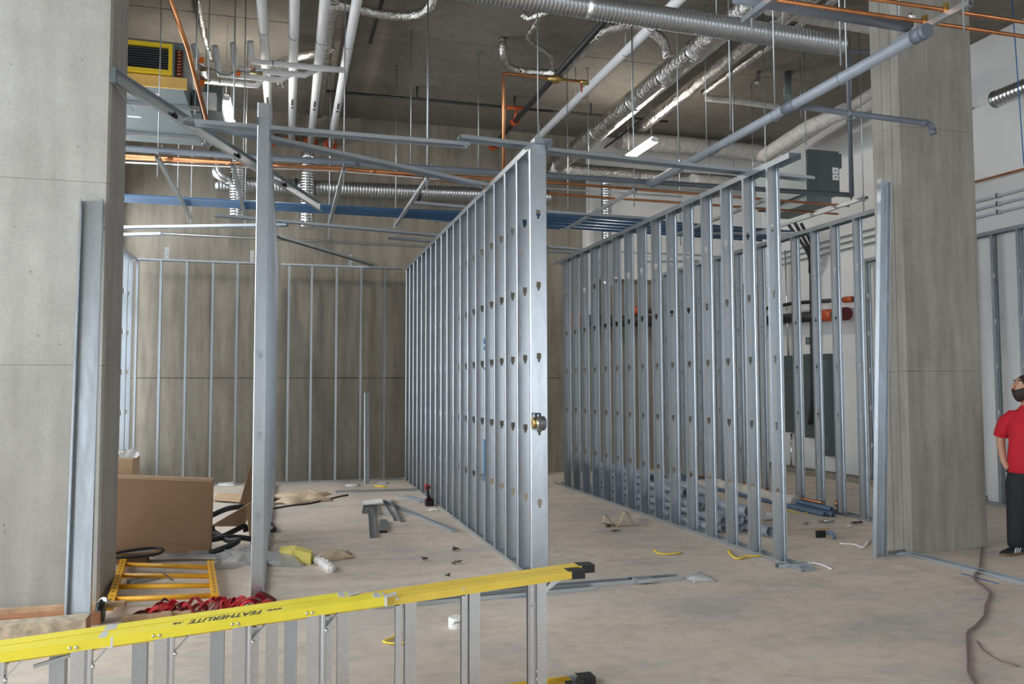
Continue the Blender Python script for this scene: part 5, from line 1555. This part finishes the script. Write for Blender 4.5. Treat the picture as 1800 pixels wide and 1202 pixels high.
# stacked grey pipes behind the right stud wall
pv, pin = MAT['pvc_grey'], MAT['pipe_inside']
rows = [(0.052, [4.46, 4.57, 4.68, 4.79], 0.052), (0.052, [4.515, 4.625, 4.735], 0.148), (0.052, [4.46, 4.57, 4.68], 0.244), (0.052, [4.515, 4.625], 0.340), (0.045, [4.46, 4.57], 0.432)]
names = ['bottom', 'second', 'third', 'fourth', 'top']
ordn = ['nearest the studs', 'next to the nearest', 'third from the studs', 'farthest from the studs']
for ri, (r, xs_, z) in enumerate(rows):
    for ci, x in enumerate(xs_):
        y0 = 7.75 + (0.05, 0.12, 0.35, 0.85, 1.6)[ri] + rr.uniform(-0.1, 0.18) + 0.05 * ci
        t = thing('plastic_pipe', 'grey plastic pipe in the stack, %s row, %s' % (names[ri], ordn[ci]), 'pipe', (x, y0, z - r), 'stacked grey plastic pipes')
        MB().pipe((x, y0, z), (x, 11.6 - 0.15 * ri + rr.uniform(-0.1, 0.2), z), r, r * 0.86, 14).build('pipe', pv, t)
        if ci % 2 == 0:
            MB().pipe((x, y0 + 0.9, z), (x, y0 + 0.97, z), r * 1.03, r * 0.9, 14).build('coupling', pv, t)
big = [('large grey pipe stub pointing at the viewer on top of the front of the stack', (4.80, 7.80, 0.24), (4.74, 9.3, 0.24), 0.062), ('largest grey pipe lying on the floor in front of the stack end', (4.90, 7.55, 0.062), (4.86, 9.4, 0.062), 0.060),
       ('thin grey pipe end low between the larger pipes', (4.845, 7.70, 0.155), (4.84, 9.2, 0.155), 0.028), ('grey pipe end resting high on the stack behind the studs', (4.60, 8.30, 0.395), (4.58, 10.0, 0.40), 0.05)]
for lab, a, b, r in big:
    t = thing('plastic_pipe', lab, 'pipe', a, 'loose grey plastic pipes')
    MB().pipe(a, b, r, r * 0.86, 18).build('pipe', pv, t)
ws_ = thing('white_sheet_roll', 'long crumpled roll of off-white sheeting behind the right stud wall', 'sheeting', (6.380, 10.610, 0.000))
wrap(MB(), curve_pts([Vector(p) + Vector((0, 0, 0.07)) for p in ((6.099, 11.241, 0.000), (6.428, 11.431, 0.000), (6.383, 11.014, 0.000), (6.392, 10.478, 0.000), (6.374, 9.877, 0.000), (6.399, 9.268, 0.000))], 4), 0.085, 10, 0.25, 0.12).build('sheet', MAT['white_sheet'], ws_)
for i, (xa, ya) in enumerate(((6.30, 8.55), (6.38, 8.50), (6.46, 8.62), (6.42, 8.58))):
    z = 0.03 if i < 3 else 0.082
    t = thing('blue_grey_pipe', 'blue-grey pipe on the floor along the far stud wall, ' + ('first from the viewer', 'second from the viewer', 'third from the viewer', 'resting on top of the others')[i], 'pipe', (xa, ya, 0), 'blue-grey pipes on the floor')
    MB().pipe((xa, ya, z), (xa + 0.02, 12.3 + 0.1 * i, z), 0.030, 0.022, 12).build('pipe', MAT['blue_pipe'], t)
for i, (p, q, lab) in enumerate((((7.041, 11.705, 0.000), (6.982, 9.357, 0.000), 'copper tube lying along the far stud wall, near end'), ((6.977, 13.528, 0.000), (6.904, 10.995, 0.000), 'copper tube lying farther back along the far stud wall'))):
    t = thing('copper_tube', lab, 'pipe', p)
    MB().pipe((6.52, 8.9 + i * 1.2, 0.11 if i == 0 else 0.13), (6.50, 11.4 + i, 0.11), 0.018, 0.014, 10).build('tube', cu, t)
cpc = thing('copper_coil', 'small coil of copper tube by the far stud wall', 'coil', (6.86, 8.95, 0))
for k in range(3):
    MB().tube(arc((6.86, 8.98 + k * 0.02, 0.075), 0.06, 0, 2 * math.pi, 16, (1, 0, 0), (0, 0.2, 1)), 0.012, 8).build('turn', cu, cpc)
can = thing('white_can', 'white plastic pipe coupling lying on the floor behind the last right-hand studs', 'fitting', (5.499, 8.505, 0.000))
x, y, z = (5.523, 8.541, 0.000)
MB().pipe((x - 0.06, y, 0.045), (x + 0.06, y - 0.01, 0.045), 0.043, 0.036, 14).build('sleeve', MAT['white_jacket'], can)
MB().pipe((x - 0.012, y, 0.045), (x + 0.012, y, 0.045), 0.047, 0.04, 14).build('rim', MAT['white_jacket'], can)
mk = thing('marker_pen', 'white and red marker tube on the floor behind the last right-hand studs', 'marker', (5.188, 8.151, 0.000))
a, b = Vector((5.181, 8.231, 0.000)), Vector((5.207, 8.068, 0.000))
o = Vector((0, 0, 0.014))
MB().tube([a + o, b + o], 0.013, 10).build('barrel', MAT['white_plastic'], mk)
MB().tube([a + o, a.lerp(b, 0.12) + o], 0.0145, 10).build('cap', MAT['tool_red'], mk)
MB().tube([a.lerp(b, 0.9) + o, b.lerp(a, -0.04) + o], 0.0145, 10).build('plug', MAT['black_rubber'], mk)
hm = thing('scraper', 'dark scraper with a curved blue handle on the floor near the leaning stud', 'hand tool', (5.416, 7.365, 0.000))
a, b, c = Vector((5.332, 7.390, 0.000)), Vector((5.477, 7.447, 0.000)), Vector((5.471, 7.282, 0.000))
MB().obox(a.lerp(b, 0.5) + Vector((0, 0, 0.035)), (0.11, 0.02, 0.07)).build('blade', MAT['black_iron'], hm)
MB().tube([b + Vector((0, 0, 0.03)), b.lerp(c, 0.3) + Vector((0, 0, 0.035))], 0.010, 8).build('shank', MAT['steel_tool'], hm)
MB().tube(curve_pts([b.lerp(c, 0.3) + Vector((0, 0, 0.045)), b.lerp(c, 0.7) + Vector((0, 0, 0.055)), c + Vector((0, 0, 0.012))], 4), 0.020, 10).build('handle', MAT['blue_pipe'], hm)
DEB = [
    ((5.656, 9.440, 0.000), 0.16, 'thin dark off-cut on the floor behind the pipe stack', 'dark_debris'),
    ((6.097, 8.200, 0.000), 0.16, 'grey folded sheet-metal scrap on the floor left of the leaning stud', 'galvanised_dull'),
    ((5.020, 7.900, 0.000), 0.16, 'grey crushed metal scrap on the floor near the marker', 'galvanised_dull'),
    ((5.633, 7.754, 0.000), 0.18, 'reddish cardboard scrap on the floor left of the leaning stud', 'cardboard_light'),
    ((6.047, 7.818, 0.000), 0.10, 'small white scrap on the floor beside the leaning stud', 'white_paper'),
    ((3.451, 8.294, 0.000), 0.09, 'small dark scrap in front of the curled paper off-cut', 'dark_debris'),
    ((3.531, 8.684, 0.000), 0.12, 'dark wire scrap beside the curled paper off-cut', 'dark_debris'),
    ((1.232, 7.467, 0.000), 0.07, 'small leaf-like scrap in front of the middle stud wall', 'dark_debris'),
    ((1.621, 7.811, 0.000), 0.09, 'dark grit patch in front of the middle stud wall', 'dark_debris'),
    ((1.488, 7.218, 0.000), 0.08, 'dark scrap just behind the ladder rail', 'dark_debris'),
    ((1.319, 6.748, 0.000), 0.05, 'tiny dark scrap right behind the ladder rail', 'dark_debris'),
    ((6.332, 8.007, 0.000), 0.16, 'thin dark stick on the floor left of the leaning stud', 'dark_debris'),
    ((5.763, 8.137, 0.000), 0.10, 'bent grey wire scrap behind the reddish cardboard scrap', 'steel_tool'),
]
for p, s, lab, mt in DEB:
    t = thing('floor_scrap', lab, 'scrap', p)
    mb = MB()
    for k in range(4):
        c = Vector(p) + Vector((rr.uniform(-0.4, 0.4) * s, rr.uniform(-0.3, 0.3) * s, 0.012 + 0.006 * k))
        mb.obox(c, (s * rr.uniform(0.35, 0.8), s * rr.uniform(0.08, 0.3), 0.008), Matrix.Rotation(rr.uniform(-0.8, 0.8), 3, 'Z') @ Matrix.Rotation(rr.uniform(-0.25, 0.25), 3, 'Y'))
    mb.build('pieces', MAT[mt], t)

# ------------------------------------------------------------------ the man at the right edge
man = thing('person', 'man in red t-shirt and black trousers looking up at the right edge', 'person', (6.74, 6.06, 0))
F2 = Vector((-0.62, -0.78, 0)).normalized()      # the way he faces
R2 = Vector((F2.y, -F2.x, 0))                    # his right-hand side
MC = Vector((6.73, 6.06, 0))


def mp(r, f, z):
    return MC + R2 * r + F2 * f + Vector((0, 0, z))


def skin_part(name, joints, edges, mat, parent, sub=2, root=0):
    me = bpy.data.meshes.new(name)
    o0 = ORG[parent.name]
    me.from_pydata([mp(*j[:3]) - o0 for j in joints], edges, [])
    o = link(name, me, mat, parent, o0)
    o.modifiers.new('skin', 'SKIN').use_smooth_shade = True
    sv = me.skin_vertices[0].data
    for i, j in enumerate(joints):
        rr_ = j[3]
        sv[i].radius = (rr_, rr_) if not isinstance(rr_, tuple) else rr_
        sv[i].use_root = (i == root)
    md = o.modifiers.new('sub', 'SUBSURF')
    md.levels = md.render_levels = sub
    bpy.context.view_layer.update()
    ev = bpy.data.meshes.new_from_object(o.evaluated_get(bpy.context.evaluated_depsgraph_get()))
    ev.polygons.foreach_set('use_smooth', [True] * len(ev.polygons))
    o.modifiers.clear()
    o.data = ev
    if not ev.materials:
        ev.materials.append(mat)
    return o


# body: pelvis, trunk, neck, both arms with hands, both legs in one surface
bj = [(0, 0, 0.93, 0.105), (0, 0.01, 1.10, 0.105), (0, 0.0, 1.28, 0.115), (0, -0.01, 1.33, 0.058), (0.01, 0.0, 1.43, 0.056), (0.03, 0.02, 1.50, 0.058),
      (0.13, -0.01, 1.275, 0.040), (0.208, -0.02, 1.225, 0.042), (0.250, -0.05, 1.06, 0.042), (0.240, 0.030, 0.87, 0.031), (0.205, 0.055, 0.79, 0.030),
      (-0.13, -0.01, 1.275, 0.040), (-0.208, -0.02, 1.225, 0.042), (-0.250, -0.045, 1.06, 0.042), (-0.27, 0.05, 0.88, 0.029), (-0.26, 0.08, 0.80, 0.026),
      (0.10, 0.0, 0.86, 0.080), (0.13, 0.02, 0.50, 0.055), (0.158, -0.02, 0.10, 0.040), (-0.10, 0.0, 0.86, 0.080), (-0.15, 0.12, 0.50, 0.055), (-0.19, 0.10, 0.10, 0.040)]
be = [(0, 1), (1, 2), (2, 3), (3, 4), (4, 5), (3, 6), (6, 7), (7, 8), (8, 9), (9, 10), (3, 11), (11, 12), (12, 13), (13, 14), (14, 15), (0, 16), (16, 17), (17, 18), (0, 19), (19, 20), (20, 21)]
body = skin_part('body', bj, be, MAT['skin'], man)
# fingers of the free hand; the other hand is in the pocket up to the wrist
for i, (dr, L) in enumerate(((-0.016, 0.075), (-0.005, 0.085), (0.006, 0.08), (0.016, 0.065))):
    MB().tube([mp(-0.26 + dr, 0.08, 0.79), mp(-0.258 + dr, 0.09, 0.79 - L * 0.55), mp(-0.25 + dr, 0.085, 0.79 - L)], [0.009, 0.0085, 0.006], 7).build('finger', MAT['skin'], body)
MB().tube([mp(-0.245, 0.095, 0.81), mp(-0.235, 0.115, 0.775), mp(-0.235, 0.12, 0.745)], [0.010, 0.009, 0.007], 7).build('thumb', MAT['skin'], body)
# shirt, trousers
def loft(mb, rings, n=24, cap0=True, cap1=True):
    """rings of (r, f, z, half width, half depth)"""
    vs = []
    for r, f, z, a, b in rings:
        for k in range(n):
            th = 2 * math.pi * k / n
            c, s = math.cos(th), math.sin(th)
            e = 0.85
            vs.append(mp(r + a * math.copysign(abs(c) ** e, c), f + b * math.copysign(abs(s) ** e, s), z))
    fs = [(i * n + k, i * n + (k + 1) % n, (i + 1) * n + (k + 1) % n, (i + 1) * n + k) for i in range(len(rings) - 1) for k in range(n)]
    if cap0:
        fs.append(tuple(reversed(range(n))))
    if cap1:
        fs.append(tuple((len(rings) - 1) * n + k for k in range(n)))
    return mb.add(vs, fs, True)


sh = MB()
loft(sh, [(0, 0.02, 0.765, 0.205, 0.155), (0, 0.025, 0.78, 0.214, 0.166), (0, 0.035, 0.92, 0.208, 0.176), (0, 0.03, 1.05, 0.192, 0.158), (0, 0.01, 1.18, 0.196, 0.140), (0, 0.0, 1.26, 0.190, 0.124), (0, -0.01, 1.32, 0.155, 0.104), (0, -0.01, 1.36, 0.105, 0.084), (0.005, -0.005, 1.392, 0.072, 0.068)], cap1=False)
for s in (1, -1):
    sh.tube([mp(0.08 * s, -0.01, 1.29), mp(0.15 * s, -0.01, 1.285), mp(0.20 * s, -0.015, 1.235), mp(0.225 * s, -0.03, 1.17), mp(0.242 * s, -0.045, 1.10), mp(0.243 * s, -0.046, 1.094)], [0.060, 0.066, 0.069, 0.067, 0.066, 0.057], 16, cap=False)
sh.build('t_shirt', MAT['shirt_red'], man)
tr_ = MB()
loft(tr_, [(0, 0.01, 0.93, 0.175, 0.140), (0, 0.01, 0.84, 0.185, 0.145), (0, 0.01, 0.76, 0.210, 0.150), (0, 0.01, 0.70, 0.215, 0.140)])
loft(tr_, [(0.105, 0.01, 0.80, 0.095, 0.135), (0.120, 0.012, 0.66, 0.110, 0.122), (0.132, 0.022, 0.50, 0.096, 0.104), (0.145, 0.010, 0.32, 0.084, 0.092), (0.155, -0.010, 0.15, 0.074, 0.084), (0.158, -0.012, 0.075, 0.068, 0.078)])
loft(tr_, [(-0.092, 0.02, 0.80, 0.095, 0.135), (-0.115, 0.06, 0.66, 0.097, 0.118), (-0.145, 0.10, 0.50, 0.086, 0.100), (-0.170, 0.11, 0.32, 0.074, 0.088), (-0.19, 0.105, 0.15, 0.068, 0.080), (-0.19, 0.10, 0.085, 0.062, 0.072)])
tro = tr_.build('trousers', MAT['trouser_black'], man)
MB().tube([mp(0.01, 0.168, 0.81), mp(0.012, 0.172, 0.74), mp(0.008, 0.165, 0.69)], 0.004, 6).build('drawstring', MAT['unit_dark'], tro)
MB().tube([mp(0.165, 0.115, 0.86), mp(0.205, 0.075, 0.81), mp(0.222, 0.03, 0.77)], 0.006, 6).build('pocket_edge', MAT['black_matte'], tro)
# head turned to his right and tilted back
hd_c = mp(0.045, 0.035, 1.548)
hx = (R2 * 0.85 + F2 * 0.45).normalized()        # looking direction, flat part
look = (hx * math.cos(0.32) + Vector((0, 0, 1)) * math.sin(0.32)).normalized()
side = look.cross(Vector((0, 0, 1))).normalized()
hup = side.cross(look)


def hp(l, s, u):
    return hd_c + look * (l * 1.1) + side * (s * 1.1) + hup * (u * 1.12)


def head_fn(u, v):
    th, ph = u * 2 * math.pi, (v - 0.5) * math.pi
    l, s, h = math.cos(ph) * math.cos(th), math.cos(ph) * math.sin(th), math.sin(ph)
    L, S, U = 0.098, 0.076, 0.118
    jaw = max(0.0, -h)
    x = l * L * (1.0 - 0.20 * jaw) + (0.016 * jaw if l > 0 else 0.010 * jaw)
    y = s * S * (1.0 - 0.28 * jaw * jaw)
    if l > 0.2 and -0.25 < h < 0.25:
        x -= 0.006 * math.exp(-((h - 0.10) / 0.10) ** 2)
    return hp(x, y, h * U)


head = MB().grid(head_fn, 28, 20).build('head', MAT['skin'], man)
MB().tube([hp(0.088, 0, 0.028), hp(0.100, 0, 0.004), hp(0.114, 0, -0.016), hp(0.096, 0, -0.030)], [0.009, 0.012, 0.016, 0.011], 10).build('nose', MAT['skin'], head)
for s in (-1, 1):
    MB().ball(hp(0.078, 0.031 * s, 0.020), 0.0105, 10, 6).build('eye', MAT['white_plastic'], head)
    MB().ball(hp(0.0860, 0.033 * s, 0.020), 0.0055, 8, 5).build('iris', MAT['hair'], head)
    MB().tube([hp(0.090, 0.014 * s, 0.043), hp(0.090, 0.034 * s, 0.048), hp(0.080, 0.052 * s, 0.042)], [0.004, 0.0055, 0.003], 6).build('eyebrow', MAT['hair'], head)
    MB().ball(hp(-0.005, 0.076 * s, -0.005), (0.014, 0.012, 0.030), 8, 6).build('ear', MAT['skin'], head)
MB().tube([hp(0.083, -0.024, -0.058), hp(0.092, 0, -0.056), hp(0.083, 0.024, -0.058)], [0.003, 0.006, 0.003], 6).build('mouth', MAT['dark_red'], head)


def cap_fn(u, v):        # short hair over the skull, hairline above the brow
    th = u * 2 * math.pi
    front = max(0.0, math.cos(th))
    lo = -0.20 + 0.80 * front ** 2
    h = lo + (1 - lo) * v
    ph = math.asin(max(-1, min(1, h)))
    l, s = math.cos(ph) * math.cos(th), math.cos(ph) * math.sin(th)
    k = 1.06
    return hp(l * 0.098 * k - 0.004, s * 0.076 * k, h * 0.118 * 1.05)


def beard_fn(u, v):      # beard along the jaw and chin
    th = (u - 0.5) * 2 * 1.75
    h = -0.98 + v * (0.62 + 0.40 * abs(math.sin(th)) ** 2)
    ph = math.asin(max(-1, min(1, h)))
    l, s = math.cos(ph) * math.cos(th), math.cos(ph) * math.sin(th)
    jaw = max(0.0, -h)
    x = l * 0.098 * (1.0 - 0.20 * jaw) + 0.016 * jaw
    return hp(x * 1.04 + 0.003, s * 0.076 * (1.0 - 0.28 * jaw * jaw) * 1.05, h * 0.118 * 1.04)


MB().grid(cap_fn, 28, 10).build('hair', MAT['hair'], man, 0.004)
MB().grid(beard_fn, 20, 8).build('beard', MAT['hair'], man, 0.003)
MB().tube([hp(0.090, -0.028, -0.050), hp(0.100, 0, -0.040), hp(0.090, 0.028, -0.050)], [0.004, 0.006, 0.004], 6).build('moustache', MAT['hair'], man)


def shoe(r, f, ang):
    d = (F2 * math.cos(ang) + R2 * math.sin(ang)).normalized()
    s = Vector((-d.y, d.x, 0))
    c = mp(r, f, 0)

    def P(a, b, h):
        return c + d * a + s * b + Vector((0, 0, h))
    out = [(-0.09, 0.034), (-0.05, 0.038), (0.02, 0.040), (0.09, 0.047), (0.14, 0.044), (0.175, 0.030), (0.188, 0.010)]
    ring = [(a, b) for a, b in out] + [(a, -b) for a, b in reversed(out)]
    n = len(ring)
    so = MB()
    so.add([P(a, b, 0.0) for a, b in ring] + [P(a, b, 0.024) for a, b in ring], [tuple(reversed(range(n))), tuple(range(n, 2 * n))] + [(i, (i + 1) % n, n + (i + 1) % n, n + i) for i in range(n)])
    sl = so.build('shoe_sole', MAT['shoe_sole'], man)
    hs = {-0.09: 0.085, -0.05: 0.095, 0.02: 0.088, 0.09: 0.062, 0.14: 0.050, 0.175: 0.042, 0.188: 0.036}
    up_ = MB()
    vs = [P(a, b * 0.98, 0.022) for a, b in ring] + [P(a * 0.98, b * 0.72, 0.022 + (hs[a] - 0.022) * 0.75) for a, b in ring] + [P(a * 0.95, b * 0.35, hs[a]) for a, b in ring]
    fs = [(i, (i + 1) % n, n + (i + 1) % n, n + i) for i in range(n)] + [(n + i, n + (i + 1) % n, 2 * n + (i + 1) % n, 2 * n + i) for i in range(n)] + [tuple(range(2 * n, 3 * n))]
    up_.add(vs, fs, True)
    us = up_.build('shoe_upper', MAT['shoe_black'], man)
    for k in range(3):
        a = 0.045 - k * 0.030
        for sd in (-1, 1):
            MB().bar(P(a + 0.022, sd * 0.0435, 0.028), P(a - 0.012, sd * 0.033, 0.070), 0.012, 0.004, s).build('stripe', MAT['white_plastic'], us)


shoe(0.165, 0.000, 0.80)
shoe(-0.19, 0.14, 0.25)
